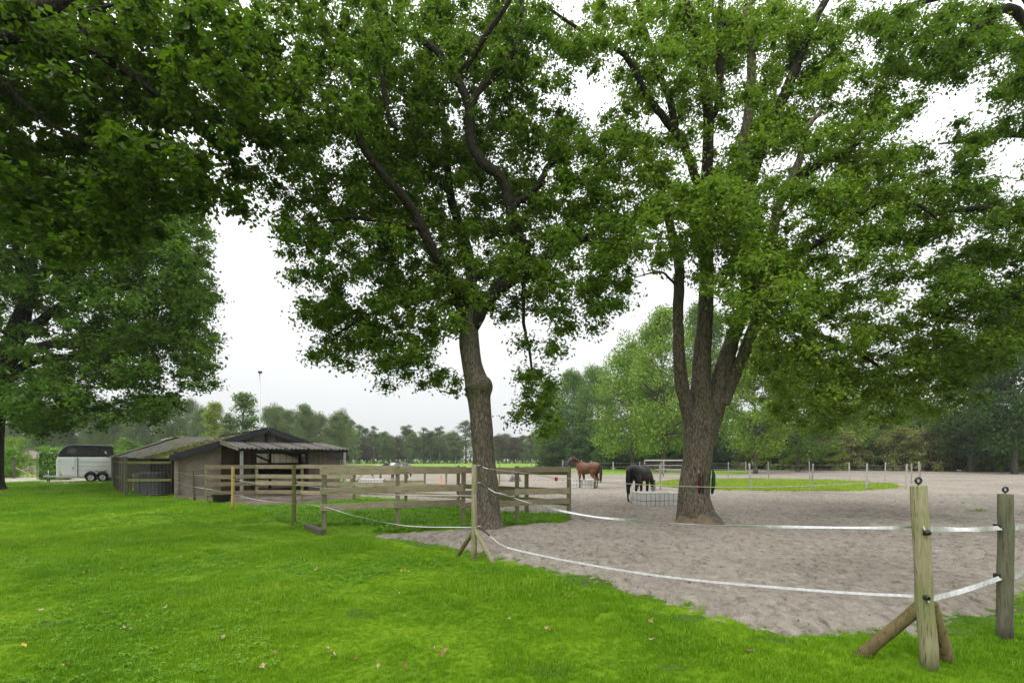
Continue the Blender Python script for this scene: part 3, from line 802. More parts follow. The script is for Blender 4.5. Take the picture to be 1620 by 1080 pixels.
    li = [
        [(1099, 690, 14, D), (1091, 655, 12.5, D), (1083, 628, 10.8, 13.1), (1076, 585, 9.6, 13), (1073, 540, 9, 13), (1073, 480, 8.3, 13), (1074, 420, 7.5, 13), (1062, 370, 7, 13), (1050, 310, 5, 13), (1030, 260, 3, 13)],
        [(1116, 690, 18, D), (1127, 655, 17.5, D), (1138, 618, 16, D), (1146, 582, 14, 13.2), (1156, 545, 11.5, 13.3), (1175, 490, 10.5, 13.4), (1185, 420, 10, 13.5), (1180, 330, 9, 13.6), (1175, 250, 8.5, 13.6), (1186, 170, 8, 13.6), (1189, 110, 6.5, 13.6), (1185, 55, 5, 13.6), (1177, 25, 4, 13.6), (1200, -10, 3, 13.6)],
        [(1144, 640, 10, 13.1), (1155, 612, 9.5, 13.05), (1170, 575, 9, 13), (1198, 500, 9, 12.9), (1215, 420, 8.5, 12.8), (1228, 340, 7, 12.7), (1248, 292, 6.5, 12.6), (1272, 232, 5, 12.5), (1275, 205, 4.5, 12.4), (1300, 175, 3, 12.3)],
        [(1248, 292, 5.5, 12.6), (1280, 270, 5, 12.5), (1310, 252, 4.5, 12.4), (1345, 238, 3.5, 12.3), (1380, 200, 2, 12.2)],
        [(1116, 345, 9, D), (1119, 240, 8.5, 13.3), (1120, 180, 8, 13.3), (1112, 120, 7, 13.3), (1100, 60, 6, 13.3), (1086, 0, 5, 13.3), (1080, -40, 3, 13.3)],
        [(1120, 190, 6.5, 13.3), (1136, 165, 6, 13.4), (1139, 100, 5.5, 13.4), (1140, 30, 4.5, 13.4), (1142, -30, 3, 13.4)],
        [(1114, 330, 7.5, 13.2), (1096, 268, 7, 13), (1076, 218, 6.5, 12.9), (1050, 186, 6, 12.8), (1022, 150, 5.5, 12.7), (1005, 112, 5, 12.6), (978, 78, 4, 12.5), (930, 55, 3, 12.4), (870, 15, 2, 12.3)],
        [(1068, 205, 5.5, 12.9), (1060, 160, 5.5, 13), (1040, 110, 5, 13.1), (1022, 55, 4.5, 13.2), (1005, -10, 3, 13.3)],
        [(1182, 300, 9, 13.6), (1205, 235, 8.5, 13.8), (1222, 195, 8, 13.9), (1252, 125, 7.5, 14), (1278, 55, 6.5, 14.1), (1312, -10, 5, 14.2), (1330, -50, 3, 14.2)],
        [(1190, 470, 8, 13.4), (1240, 420, 7, 13), (1300, 380, 5, 12.6), (1370, 330, 3.5, 12.3), (1440, 320, 2.5, 12.1), (1500, 360, 1.5, 12)],
        [(1200, 500, 6, 13.2), (1260, 520, 5, 13.5), (1320, 540, 4, 13.8), (1390, 580, 2.5, 14), (1420, 620, 1.5, 14.1)],
        [(1072, 455, 2.2, 13), (1050, 432, 1.8, 12.9), (1030, 432, 1.3, 12.9), (1008, 438, .8, 12.8)],
    ]
    bl = [(955, 60, 55, 50, 12.6), (1010, 120, 40, 60, 13.2, .8), (1050, 40, 60, 50, 13.4), (1125, 50, 55, 60, 13.8), (1120, 150, 45, 70, 14.2, .75), (1180, 60, 45, 60, 14), (1235, 60, 45, 60, 14.2), (1285, 80, 38, 60, 14.2, .85),
          (1215, 165, 45, 65, 14.4, .75), (1275, 160, 38, 50, 14, .7), (1000, 300, 62, 60, 12.4), (1060, 240, 40, 45, 13, .7), (1060, 350, 62, 58, 12), (985, 385, 45, 35, 12), (1135, 330, 60, 48, 12), (1160, 270, 40, 35, 14, .6),
          (1085, 405, 40, 38, 12.4, .8), (1160, 410, 62, 58, 11.5), (1220, 360, 60, 60, 11.6), (1300, 280, 60, 58, 12.4), (1350, 210, 58, 52, 12.8), (1415, 150, 50, 50, 13), (1330, 120, 34, 26, 13.2, .7), (1240, 460, 60, 58, 11.6),
          (1182, 500, 36, 40, 11.6), (1310, 420, 62, 60, 12), (1350, 335, 60, 50, 12.4), (1425, 275, 58, 48, 12.8), (1465, 345, 52, 45, 12.8), (1400, 400, 52, 42, 12.5, .9), (1250, 555, 52, 50, 12.6), (1310, 530, 60, 58, 12.8),
          (1275, 640, 46, 42, 13.6, .85), (1345, 620, 56, 58, 13.8, .85), (1410, 550, 58, 60, 14, .9), (1370, 475, 45, 35, 13, .9), (1462, 590, 46, 56, 14.2), (1225, 610, 25, 40, 13.2, .6), (1440, 640, 40, 24, 14.2, .7), (1180, 210, 60, 60, 13, .6), (1080, 110, 50, 60, 13, .6), (1240, 250, 60, 50, 13, .8), (1340, 50, 40, 40, 14, .4), (1390, 340, 60, 50, 12.3, .8), (1300, 590, 60, 50, 13.2, .8), (1390, 650, 40, 26, 13.8, .7), (1160, 340, 60, 60, 11.8, .8), (1200, 450, 50, 50, 11.4, .8)]
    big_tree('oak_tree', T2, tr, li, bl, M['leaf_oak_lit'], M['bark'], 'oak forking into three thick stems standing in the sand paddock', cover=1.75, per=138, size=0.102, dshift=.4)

    # third oak, only its limbs reach into the picture from the right
    T3 = Vector((15.2, 13.6, 0)); D = 13.6; X = 1740
    tr = [(X, 832, 38, D), (X, 815, 31, D), (X, 760, 26, D), (X - 2, 650, 23, D), (X - 6, 500, 20, D), (X - 8, 350, 15, D), (X - 5, 200, 10, D), (X, 60, 6, D)]
    li = [
        [(X - 8, 330, 9, D), (1690, 200, 8, 13.4), (1640, 70, 7, 13.2), (1600, 15, 6.5, 13.1), (1555, 35, 5.5, 13), (1510, 70, 4.5, 13), (1465, 95, 3, 13)],
        [(X - 8, 300, 8, D), (1680, 120, 6, 13.8), (1600, -30, 5.5, 14), (1490, -5, 5, 14), (1440, 12, 4.5, 14), (1405, 50, 4, 14), (1385, 75, 3, 14)],
        [(X - 6, 470, 9, D), (1680, 400, 7, 13.2), (1620, 350, 5, 13), (1560, 330, 4, 12.9), (1500, 335, 2.5, 12.8)],
        [(X - 6, 520, 8, D), (1670, 490, 6, 13.4), (1600, 470, 4.5, 13.2), (1530, 480, 3, 13), (1480, 500, 2, 12.9)],
        [(1700, 210, 5, 13.5), (1640, 215, 4, 13.4), (1580, 215, 3, 13.3), (1530, 222, 2, 13.2), (1485, 228, 1.2, 13.2)],
    ]
    bl = [(1400, 45, 36, 40, 14), (1455, 70, 55, 55, 13.2), (1535, 45, 55, 50, 13.2), (1600, 100, 40, 55, 13.2, .85), (1500, 105, 50, 30, 13.2, .8), (1555, 210, 55, 20, 13.3, .7), (1610, 190, 30, 16, 13.3, .6),
          (1545, 265, 38, 45, 13, .7), (1520, 330, 60, 38, 13, .9), (1600, 365, 40, 50, 13), (1550, 430, 66, 55, 13.1), (1480, 455, 50, 42, 13), (1610, 480, 40, 60, 13.2), (1530, 515, 58, 45, 13.2), (1490, 560, 40, 30, 13.4, .8), (1575, 560, 40, 38, 13.4), (1530, 610, 34, 28, 13.5, .8),
          (1680, 120, 70, 110, 13.6), (1700, 330, 80, 120, 13.4), (1690, 500, 60, 70, 13.4)]
    big_tree('oak_tree', T3, tr, li, bl, M['leaf_oak'], M['bark'], 'oak whose leafy limbs hang into view at the right edge', per=130, cover=1.9, size=0.104)

    # maple close on the left; trunk just outside the frame
    T4 = Vector((-10.6, 8.6, 0)); D = 8.6; X = -216
    tr = [(X, 888, 44, D), (X, 860, 35, D), (X, 780, 30, D), (X + 3, 600, 27, D), (X + 6, 400, 24, D), (X + 12, 200, 20, D), (X + 14, 30, 15, D), (X + 20, -150, 8, D)]
    li = [
        [(X + 10, 260, 13, D), (-120, 130, 12, 8.7), (-50, 75, 11, 8.8), (0, 60, 10, 8.9), (70, 62, 9, 9), (112, 66, 8.5, 9), (160, 88, 7.5, 9.1), (205, 118, 6.5, 9.2), (262, 156, 5, 9.3), (312, 176, 4, 9.4), (390, 204, 2.5, 9.5)],
        [(X + 12, 150, 14, D), (-120, 50, 14, 8.2), (-40, 25, 14, 8), (20, 18, 13.5, 8), (70, 12, 12, 8), (110, -12, 10, 8.1), (180, -60, 5, 8.2)],
        [(X + 10, 300, 11, D), (-100, 150, 9, 9.2), (-30, 90, 8, 9.4), (12, 82, 7, 9.5), (62, 113, 6.5, 9.6), (118, 115, 5.5, 9.7), (178, 150, 4, 9.8), (240, 200, 3, 9.9), (285, 235, 2, 10)],
        [(X + 8, 360, 9, D), (-100, 170, 7, 8.6), (-10, 125, 6, 8.8), (22, 150, 5.5, 8.9), (60, 182, 4.5, 9), (105, 210, 3.5, 9.1), (170, 240, 2, 9.2)],
        [(136, 78, 4.5, 9), (134, 30, 4, 9), (150, 16, 3.2, 9), (180, 8, 2, 9)],
    ]
    bl = [(40, 40, 70, 55, 9.4), (140, 35, 70, 55, 9.4), (240, 50, 65, 60, 9.6), (330, 55, 60, 58, 9.8), (392, 110, 50, 60, 10, .9), (50, 130, 70, 60, 10), (160, 150, 70, 60, 10), (260, 140, 60, 55, 9.8, .85), (340, 165, 60, 55, 10), (405, 190, 38, 45, 10.2, .9),
          (40, 225, 70, 60, 10.4), (150, 245, 75, 55, 10), (240, 255, 70, 50, 9.8), (322, 250, 45, 45, 10, .8), (365, 290, 28, 26, 10.2, .7), (120, 330, 80, 50, 10), (210, 335, 65, 48, 10), (290, 320, 42, 30, 10.2, .8), (50, 330, 60, 50, 10.4), (385, 325, 20, 14, 10.2, .6),
          (175, 385, 55, 28, 10, .7), (95, 395, 50, 28, 10.2, .6),
          (-80, 60, 70, 90, 9), (-80, 230, 70, 90, 9)]
    big_tree('maple_tree', T4, tr, li, bl, M['leaf_maple'], M['bark_dark'], 'dark maple whose low limbs spread across the upper left corner', per=130, cover=1.5, size=0.108, lw=0.85, clump_px=28, depth_r=0.8, up=0.9)

    # big oak further back on the left
    D = 28.0
    T5 = gr(-16, 775.4)
    tr = [(-16, 777, 26, D), (-16, 771, 20, D), (-16, 755, 16.5, D), (-14, 710, 15, D), (-8, 650, 14.5, D), (2, 600, 14, D), (13, 560, 13.5, D), (28, 520, 13, D), (40, 480, 10, D), (48, 430, 8, D), (52, 360, 6, D), (56, 280, 4, D)]
    li = [
        [(12, 575, 8, D), (40, 556, 7.5, 27.5), (80, 545, 6.5, 27), (115, 545, 5.5, 26.5), (160, 552, 4, 26), (210, 560, 2.5, 25.5)],
        [(20, 545, 7, D), (60, 512, 6.5, 27.6), (85, 492, 6, 27.4), (130, 470, 4.5, 27), (190, 450, 3, 26.6)],
        [(30, 510, 7, D), (52, 470, 6.5, 28.3), (70, 430, 5.5, 28.5), (75, 380, 4.5, 28.8), (80, 320, 3, 29)],
        [(2, 640, 6, D), (30, 625, 5.5, 27.2), (55, 612, 4.5, 26.8), (82, 600, 3.5, 26.5), (130, 610, 2, 26)],
        [(8, 600, 7, D), (45, 575, 6.5, 28.5), (90, 565, 5.5, 29), (150, 572, 4, 29.5), (220, 590, 2.5, 30)],
        [(38, 490, 6, D), (30, 420, 5.5, 27.5), (20, 360, 4, 27), (10, 300, 3, 26.8)],
        [(2, 620, 6, D), (-50, 560, 5, 27.5), (-100, 520, 3, 27)],
    ]
    bl = [(50, 400, 80, 70, 27), (150, 385, 85, 75, 27), (240, 400, 72, 66, 26.5), (300, 440, 44, 55, 26.5), (310, 512, 42, 58, 26.5), (170, 490, 80, 60, 26.5), (250, 530, 66, 58, 26), (312, 580, 36, 36, 26.5), (130, 600, 80, 40, 26.5, .8), (200, 620, 58, 42, 26),
          (252, 640, 36, 26, 26, .9), (90, 640, 66, 36, 26.5, .9), (60, 668, 48, 20, 26.5, .8), (150, 658, 36, 18, 26, .8), (20, 300, 60, 70, 28), (100, 300, 80, 70, 28), (200, 320, 75, 60, 27.5), (280, 365, 48, 45, 27), (40, 560, 60, 50, 24.5, .55), (30, 640, 50, 40, 24.5, .7), (60, 590, 50, 30, 30, .5), (80, 480, 70, 40, 31, .55), (180, 550, 80, 50, 31, .8), (250, 460, 70, 80, 31, .8),
          (-80, 420, 90, 150, 27), (-80, 620, 80, 50, 27)]
    big_tree('oak_tree', T5, tr, li, bl, M['leaf_left'], M['bark_dark'], 'broad oak with a low spreading crown in front of the horse trailer', per=95, size=0.20, clump_px=19, depth_r=2.4, twig_r=0.02, cover=2.0)
build_near_trees()

# ------------------------------------------------------------------ background trees and shrubs
def fleaf(name, base, var=0.35, yellow=0.0):
    b = np.array(base)
    return leaf_mat(name, [(0.1, tuple(b * (1 - var))), (0.5, tuple(b)), (0.9, tuple(b * (1 + var))), (1.0, tuple(b * (1 + var) + np.array([0.06, 0.02, 0]) * yellow))], tuple(b * 1.6), 0.3, 0.15, 0.6)
M['far_green'] = fleaf('far_green', (0.13, 0.185, 0.055))
M['far_pine'] = fleaf('far_pine', (0.105, 0.15, 0.055))
M['far_brown'] = fleaf('far_brown', (0.11, 0.09, 0.05))
M['birch'] = fleaf('birch_yellow', (0.24, 0.31, 0.05), 0.3, 0.5)
M['mid_light'] = fleaf('mid_light', (0.19, 0.30, 0.04), 0.4, 0.5)
M['mid_green'] = fleaf('mid_green', (0.125, 0.215, 0.038), 0.4)
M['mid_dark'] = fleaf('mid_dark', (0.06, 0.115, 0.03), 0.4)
M['olive'] = fleaf('olive_shrub', (0.22, 0.25, 0.07), 0.4, 0.6)
M['tan'] = fleaf('tan_shrub', (0.28, 0.29, 0.10), 0.4, 0.4)
M['hedge'] = fleaf('hedge_green', (0.15, 0.30, 0.04), 0.35)

def quads(C, Nn, size):
    n = len(C)
    Nn = Nn / (np.linalg.norm(Nn, axis=1, keepdims=True) + 1e-9)
    t = rng.normal(size=(n, 3)); t -= Nn * (t * Nn).sum(1, keepdims=True); t /= (np.linalg.norm(t, axis=1, keepdims=True) + 1e-9)
    b = np.cross(Nn, t)
    L = (size * rng.uniform(0.6, 1.3, n))[:, None]
    V = np.stack([C - t * L * .5, C + b * L * .33 + Nn * L * .08, C + t * L * .5, C - b * L * .33 + Nn * L * .08], 1)
    F = (np.arange(n) * 4)[:, None] + np.arange(4)
    return V.reshape(-1, 3), F

PROTO = {}
ROWS = {}
def proto(kind, i):
    """unit-size plant: crown mesh, trunk mesh, in metres for a reference height and width"""
    key = (kind, i)
    if key in PROTO: return PROTO[key]
    st = random.getstate(); random.seed(hash(kind) % 1000 + 31 * i if False else sum(map(ord, kind)) * 7 + 31 * i)
    cen, rad = [], []
    if kind == 'round':
        H, W, n, per, ls = 16.0, 11.0, 120, 190, 0.28
        for _ in range(n):
            z = random.uniform(0.16, 1.0); r = math.sin(min(1, (1.05 - z) / 0.62) * math.pi / 2) ** 0.7 * (0.6 + 0.4 * min(1, z / 0.35))
            a = random.uniform(0, 6.283); q = random.uniform(0.35, 1) * r * W / 2 * 0.85
            cen.append((math.cos(a) * q, math.sin(a) * q, z * H * 0.93)); rad.append(random.uniform(0.9, 1.9))
    elif kind == 'cone':
        H, W, n, per, ls = 14.0, 7.0, 60, 110, 0.30
        for _ in range(n):
            z = random.uniform(0.08, 1.0); r = (1.04 - z) ** 0.75
            a = random.uniform(0, 6.283); q = random.uniform(0.3, 1) * r * W / 2 * 0.9
            cen.append((math.cos(a) * q, math.sin(a) * q, z * H * 0.95)); rad.append(random.uniform(0.6, 1.2))
    elif kind == 'pine':
        H, W, n, per, ls = 17.0, 8.0, 40, 110, 0.34
        for _ in range(n):
            z = random.uniform(0.42, 1.0); r = 1.0 if z < 0.8 else (1.1 - z) / 0.3
            a = random.uniform(0, 6.283); q = random.uniform(0.1, 1) * r * W / 2 * 0.85
            cen.append((math.cos(a) * q, math.sin(a) * q, z * H * 0.95)); rad.append(random.uniform(0.7, 1.5))
    elif kind == 'shrub':
        H, W, n, per, ls = 5.0, 6.0, 70, 90, 0.22
        for _ in range(n):
            z = random.random() ** 0.8; r = math.sqrt(max(0.05, 1.02 - z * z))
            a = random.uniform(0, 6.283); q = random.uniform(0.2, 1) * r * W / 2 * 0.9
            cen.append((math.cos(a) * q, math.sin(a) * q, 0.25 + z * H * 0.86)); rad.append(random.uniform(0.35, 0.85))
    cen, rad = np.array(cen), np.array(rad)
    ne = np.maximum(6, per * (rad / rad.mean()) ** 2).astype(int); idx = np.repeat(np.arange(len(cen)), ne)
    d = rng.normal(size=(len(idx), 3)); d /= np.linalg.norm(d, axis=1, keepdims=True)
    off = d * (rng.random(len(idx)) ** 0.45 * rad[idx] * 1.15)[:, None]; off[:, 2] *= 0.6
    C = cen[idx] + off; C[:, 2] = np.maximum(C[:, 2], 0.05)
    V, F = quads(C, d * 0.5 + np.array([0, 0, .6]) + rng.normal(size=d.shape) * .55, ls)
    crown = np_mesh(kind + '_crown', V, F)
    tb = MB()
    if kind != 'shrub':
        r0 = 0.014 * H + 0.06
        wob = [(random.uniform(-.3, .3), random.uniform(-.3, .3)) for _ in range(5)]
        zt = H * (0.9 if kind != 'round' else 0.75)
        pts = [Vector((wob[k][0] * k / 4, wob[k][1] * k / 4, zt * k / 4 - (0.1 if k == 0 else 0))) for k in range(5)]
        tb.tube([Vector(s) for s in spline(pts, 3)], [r0 * (1.25 if k == 0 else 1 - 0.065 * k) for k in range(13)], 9)
        for k in range(0, len(cen), 3 if kind != 'pine' else 2):
            c = Vector(cen[k]); z0 = max(0.22 * H if kind != 'pine' else 0.5 * H, c.z - random.uniform(0.5, 2.5)); f = z0 / zt * 4
            i0 = min(3, int(f)); b = pts[i0].lerp(pts[i0 + 1], min(1, f - i0))
            tb.tube([b, b.lerp(c, .5) + Vector((0, 0, .2)), c], [r0 * .38, r0 * .25, r0 * .1], 5, False)
    else:
        for k in range(len(cen)):
            c = Vector(cen[k]); b = Vector((c.x * .25, c.y * .25, -0.05))
            tb.tube([b, b.lerp(c, .5) + Vector((0, 0, .25)), c], [.05, .035, .015], 5, False)
    trunk = tb.mesh(kind + '_trunk')
    trunk.materials.append(M['bark_far'])
    random.setstate(st)
    PROTO[key] = (crown, trunk, H, W)
    return PROTO[key]

def plant(name, kind, i, x, d, top, wpx, mat, label, cat, group=None, base_y=None, bark=None):
    cr, tk, H, W = proto(kind, i)
    X = (x - CX) / FPX * d; h = (EYE + (HY - top) / FPX * d) * (1.12 if kind in ('round', 'pine') else 1.0); w = wpx / FPX * d
    o = empty(name, (X, d, 0.0), random.uniform(0, 6.283))
    o.scale = (w / W, w / W, h / H)
    c = bpy.data.objects.new('crown', cr); COL.objects.link(c); c.parent = o
    if not cr.materials: cr.materials.append(mat)
    c.material_slots[0].link = 'OBJECT'; c.material_slots[0].material = mat
    t = bpy.data.objects.new('stems' if kind == 'shrub' else 'trunk', tk); COL.objects.link(t); t.parent = o
    tag(o, label, cat, group)
    if group: ROWS.setdefault(label, []).append(o)
    return o

ORD = 'first second third fourth fifth sixth seventh eighth ninth tenth eleventh twelfth thirteenth fourteenth fifteenth sixteenth seventeenth eighteenth nineteenth twentieth'.split()
def number_rows():
    """look-alikes in a row are told apart by their order from left to right"""
    for lb, os_ in ROWS.items():
        for k, o in enumerate(sorted(os_, key=lambda q: q.location.x / q.location.y)):
            o['label'] = ORD[k] + ' from the left: ' + lb

def build_background():
    rs = random.Random(5)
    # far woodland across the meadow
    g = 'far woodland row behind the meadow'
    lab = 'grey-green broadleaf tree in the far meadow-edge wood'
    labp = 'bare-stemmed pine in the far meadow-edge wood'
    for x in range(20, 345, 20):
        plant('woodland_tree', 'round', rs.randrange(4), x + rs.uniform(-6, 6), rs.uniform(135, 165), 646 + rs.uniform(-10, 12), 42 + rs.uniform(-6, 8), M['far_green'], 'bluish-green woodland tree seen beneath the left oak crown', 'tree', 'woodland behind the trailer')
    for x in range(425, 560, 17):
        plant('woodland_tree', 'round', rs.randrange(4), x + rs.uniform(-5, 5), rs.uniform(130, 155), 648 + (x - 430) * 0.09 + rs.uniform(-8, 8), 42 + rs.uniform(-6, 6), M['far_green'], 'dense broadleaf tree in the wood behind the stable ridge', 'tree', 'wood behind the stable')
    for x in range(552, 726, 13):
        if rs.random() < 0.8:
            plant('pine_tree', 'pine', rs.randrange(3), x + rs.uniform(-4, 4), rs.uniform(185, 205), 676 + (x - 560) * 0.07 + rs.uniform(-9, 8), 30 + rs.uniform(-4, 6), M['far_pine'], labp, 'tree', g)
        plant('woodland_tree', 'round', rs.randrange(4), x + rs.uniform(-4, 4), rs.uniform(190, 215), 688 + rs.uniform(-8, 6), 34 + rs.uniform(-4, 6), M['far_green'] if rs.random() < .75 else M['far_brown'], lab, 'tree', g)
    plant('pine_tree', 'pine', 1, 737, 195, 670, 42, M['far_pine'], 'lone pine beyond the meadow just beside the oak trunk', 'tree')
    plant('woodland_tree', 'round', 2, 722, 205, 703, 26, M['far_green'], lab, 'tree', g)
    for x in range(775, 870, 13):
        plant('woodland_tree', 'round', rs.randrange(4), x, rs.uniform(190, 215), 693 + rs.uniform(-4, 5), 34, M['far_green'] if x % 2 else M['far_brown'], 'low hazy tree in the far row right of the oak trunk', 'tree', 'low far row')
    # trees rising behind the stable
    plant('birch_tree', 'cone', 0, 338, 88, 633, 66, M['birch'], 'yellow-green birch rising behind the stable roof', 'tree')
    plant('conical_tree', 'cone', 1, 386, 98, 616, 84, M['mid_green'], 'tall pointed green tree rising behind the stable beside the lamp mast', 'tree')
    plant('dark_conifer', 'cone', 2, 362, 84, 648, 50, M['far_pine'], 'dark conifer between the birch and the pointed tree', 'tree')
    plant('round_bush', 'shrub', 0, 200, 62, 691, 68, M['mid_green'], 'rounded pale green bush behind the trailer and stable roof', 'bush')
    plant('willow_bush', 'shrub', 1, 22, 62, 688, 62, M['mid_light'], 'loose pale bush at the left edge behind the path', 'bush')
    plant('garden_bush', 'shrub', 2, -4, 44, 706, 40, M['hedge'], 'bright green bush at the left edge beside the garden fence', 'bush')
    # right side: wood edge
    mids = [(872, 125, 612, 70, 'mid_green', 'tall grey-green tree at the near end of the right wood'), (905, 112, 597, 84, 'mid_green', 'tall tree with a rounded top above the chestnut horse'),
            (945, 100, 588, 82, 'mid_green', 'tall dark tree behind the black horse'), (1000, 74, 545, 130, 'mid_light', 'light green spreading tree behind the grazing black horse'),
            (1050, 66, 506, 130, 'mid_light', 'tall light green tree just left of the forked oak'), (1110, 82, 500, 120, 'mid_green', 'green tree hidden behind the forked oak trunk'),
            (1195, 58, 545, 130, 'mid_light', 'yellowish green tree with a stout trunk right of the forked oak'), (1262, 66, 560, 120, 'mid_green', 'green tree behind the wire fence, second right of the forked oak'),
            (1330, 78, 590, 110, 'mid_light', 'light tree behind the middle of the wire fence'), (1395, 88, 615, 100, 'mid_green', 'hazy tree behind the shrubs at the end of the wire fence'),
            (1450, 92, 640, 90, 'mid_green', 'small hazy tree showing in the gap above the shrubs'), (1535, 66, 545, 130, 'mid_dark', 'dark evergreen tree beside the right edge'),
            (1605, 56, 470, 150, 'mid_dark', 'tall dark tree cut off by the right edge'), (1700, 60, 440, 170, 'mid_dark', 'dark tree standing beyond the right edge')]
    for k, (x, d, top, w, m, lb) in enumerate(mids):
        plant('woodland_tree', 'round', k % 4, x, d, top, w, M[m], lb, 'tree')
    # dark undergrowth below the trees, shrubs along the sand
    for k, x in enumerate(range(872, 1200, 22)):
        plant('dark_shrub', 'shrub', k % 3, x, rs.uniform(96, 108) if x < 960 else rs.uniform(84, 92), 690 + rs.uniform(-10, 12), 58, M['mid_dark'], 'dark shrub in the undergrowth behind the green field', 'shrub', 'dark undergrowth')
    cols = ['olive', 'mid_light', 'olive', 'mid_green', 'tan', 'olive', 'mid_green', 'olive']
    for k, x in enumerate(range(1205, 1680, 30)):
        d = 80 - (x - 1205) * 0.025
        m = 'tan' if 1420 < x < 1520 else cols[k % 8]
        plant('hedgerow_shrub', 'shrub', k % 3, x + rs.uniform(-8, 8), d + rs.uniform(-3, 1), 676 + rs.uniform(-14, 18), 72 + rs.uniform(-10, 16), M[m],
              'pale straw-coloured shrub at the edge of the sand' if m == 'tan' else 'mixed green shrub in the hedgerow beyond the wire fence', 'shrub', 'straw-coloured shrubs' if m == 'tan' else 'hedgerow shrubs')
        plant('hedgerow_shrub', 'shrub', (k + 1) % 3, x + 14, d + 8, 660 + rs.uniform(-16, 16), 84, M['mid_green' if k % 2 else 'mid_dark'], 'taller shrub in the back row of the right hedgerow', 'shrub', 'back row shrubs')
    for x, d, top, w, m in ((1262, 74, 704, 40, 'birch'), (1318, 73, 702, 44, 'birch'), (1590, 66, 690, 60, 'hedge'), (1480, 71, 716, 36, 'olive')):
        plant('low_shrub', 'shrub', 0, x, d, top, w, M[m], {1262: 'small yellow sapling shrub behind the wire fence', 1318: 'second yellow sapling shrub nearer the middle of the wire fence', 1590: 'fresh green shrub at the right end of the hedgerow', 1480: 'low olive bush at the foot of the straw shrubs'}[x], 'shrub')
def foliage_mass(name, n, xs, ys, hfun, size, mat, label):
    x = rng.uniform(*xs, n); y = rng.uniform(*ys, n)
    h = hfun(x, y); z = h * rng.random(n) ** .85
    C = np.c_[x, y, np.maximum(z, .1)]
    V, F = quads(C, rng.normal(size=C.shape) + np.array([0, -.6, .8]), size)
    return tag(link_mesh(name, np_mesh(name, V, F), mat), label, 'undergrowth', None, 'stuff')
build_background()
foliage_mass('woodland_undergrowth', 26000, (-175, 75), (214, 226), lambda x, y: 7.5 + 2.5 * fbm(x * .08, y * .05, 3., 3), 1.0, M['far_green'], 'hazy mass of undergrowth along the far wood')
foliage_mass('woodland_undergrowth', 12000, (-175, -50), (168, 176), lambda x, y: 10 + 3 * fbm(x * .08, y * .05, 5., 3), 1.0, M['far_green'], 'hazy mass of undergrowth behind the stable')
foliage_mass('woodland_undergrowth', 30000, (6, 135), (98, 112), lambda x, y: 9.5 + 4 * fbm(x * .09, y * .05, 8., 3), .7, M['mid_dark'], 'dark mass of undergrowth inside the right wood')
number_rows()

# ================================================================== STABLE
M['concrete'] = simple('concrete_panel', (0.27, 0.235, 0.185), 0.9, 0.15, var=0.35, scale=2.2, bstr=0.3)
M['fascia'] = simple('dark_fascia', (0.035, 0.036, 0.042), 0.7, 0.25, var=0.3, scale=4)
M['darkwood'] = simple('dark_timber', (0.05, 0.042, 0.033), 0.85, 0.15, var=0.4)
M['pane'] = simple('pale_pane', (0.62, 0.64, 0.62), 0.4, 0.4, var=0.15)
M['cream'] = simple('cream_wall', (0.45, 0.40, 0.27), 0.85, 0.1, var=0.2, scale=3)
M['tub'] = simple('dark_tub', (0.025, 0.028, 0.028), 0.55, 0.35, var=0.25)
M['rubber'] = simple('rubber', (0.02, 0.02, 0.02), 0.75, 0.25)
def roof_mat():
    m, nt = mat_new('mossy_fibre_cement')
    a = noise(nt, 1.3, 6, 0.7, 'Position'); b = noise(nt, 9, 5, 0.7, 'Position')
    c = ramp(nt, b, [(0.3, (0.13, 0.12, 0.11)), (0.7, (0.34, 0.32, 0.29))])
    mo = ramp(nt, b, [(0.3, (0.10, 0.10, 0.025)), (0.7, (0.26, 0.25, 0.06))])
    c = mixc(nt, ramp(nt, a, [(0.46, (0, 0, 0)), (0.62, (0.9,) * 3)]), c, mo)
    principled(nt, c, 0.95, 0.1, 0, b, 0.5, 0.02)
    return m
M['roof'] = roof_mat()
M['roof_grey'] = simple('grey_fibre_cement', (0.15, 0.14, 0.125), 0.95, 0.1, var=0.35, scale=5)
M['moss'] = simple('moss', (0.16, 0.17, 0.03), 1.0, 0.05, var=0.5, scale=14)

def corrugated(name, o, ex, ey, width, length, mat, parent, amp=0.028, pitch=0.177):
    """sheet with its lower corner at o; ex along the eave, ey up the slope"""
    o, ex, ey = Vector(o), Vector(ex).normalized(), Vector(ey).normalized()
    n = ex.cross(ey).normalized()
    if n.z < 0: n = -n
    k = max(4, int(width / pitch * 6))
    vs, fs = [], []
    for t in (0.0, -0.008):
        for j in (0, 1):
            for i in range(k + 1):
                u = width * i / k
                vs.append(o + ex * u + ey * (length * j) + n * (amp * math.cos(2 * math.pi * u / pitch) + t))
    m = k + 1
    for i in range(k):
        fs += [(i, i + 1, m + i + 1, m + i), (2 * m + i + 1, 2 * m + i, 3 * m + i, 3 * m + i + 1), (i + 1, i, 2 * m + i, 2 * m + i + 1), (m + i, m + i + 1, 3 * m + i + 1, 3 * m + i)]
    mb = MB().add(vs, fs, True)
    return mb.build(name, mat, parent)

def gable_prism(mb, x0, x1, y0, y1, ztop):
    """wall strip with a sloping top; ztop is a function of x"""
    vs = [(x0, y0, 0), (x1, y0, 0), (x1, y0, ztop(x1)), (x0, y0, ztop(x0)), (x0, y1, 0), (x1, y1, 0), (x1, y1, ztop(x1)), (x0, y1, ztop(x0))]
    return mb.add(vs, [(0, 1, 2, 3), (5, 4, 7, 6), (1, 5, 6, 2), (4, 0, 3, 7), (3, 2, 6, 7), (4, 5, 1, 0)])

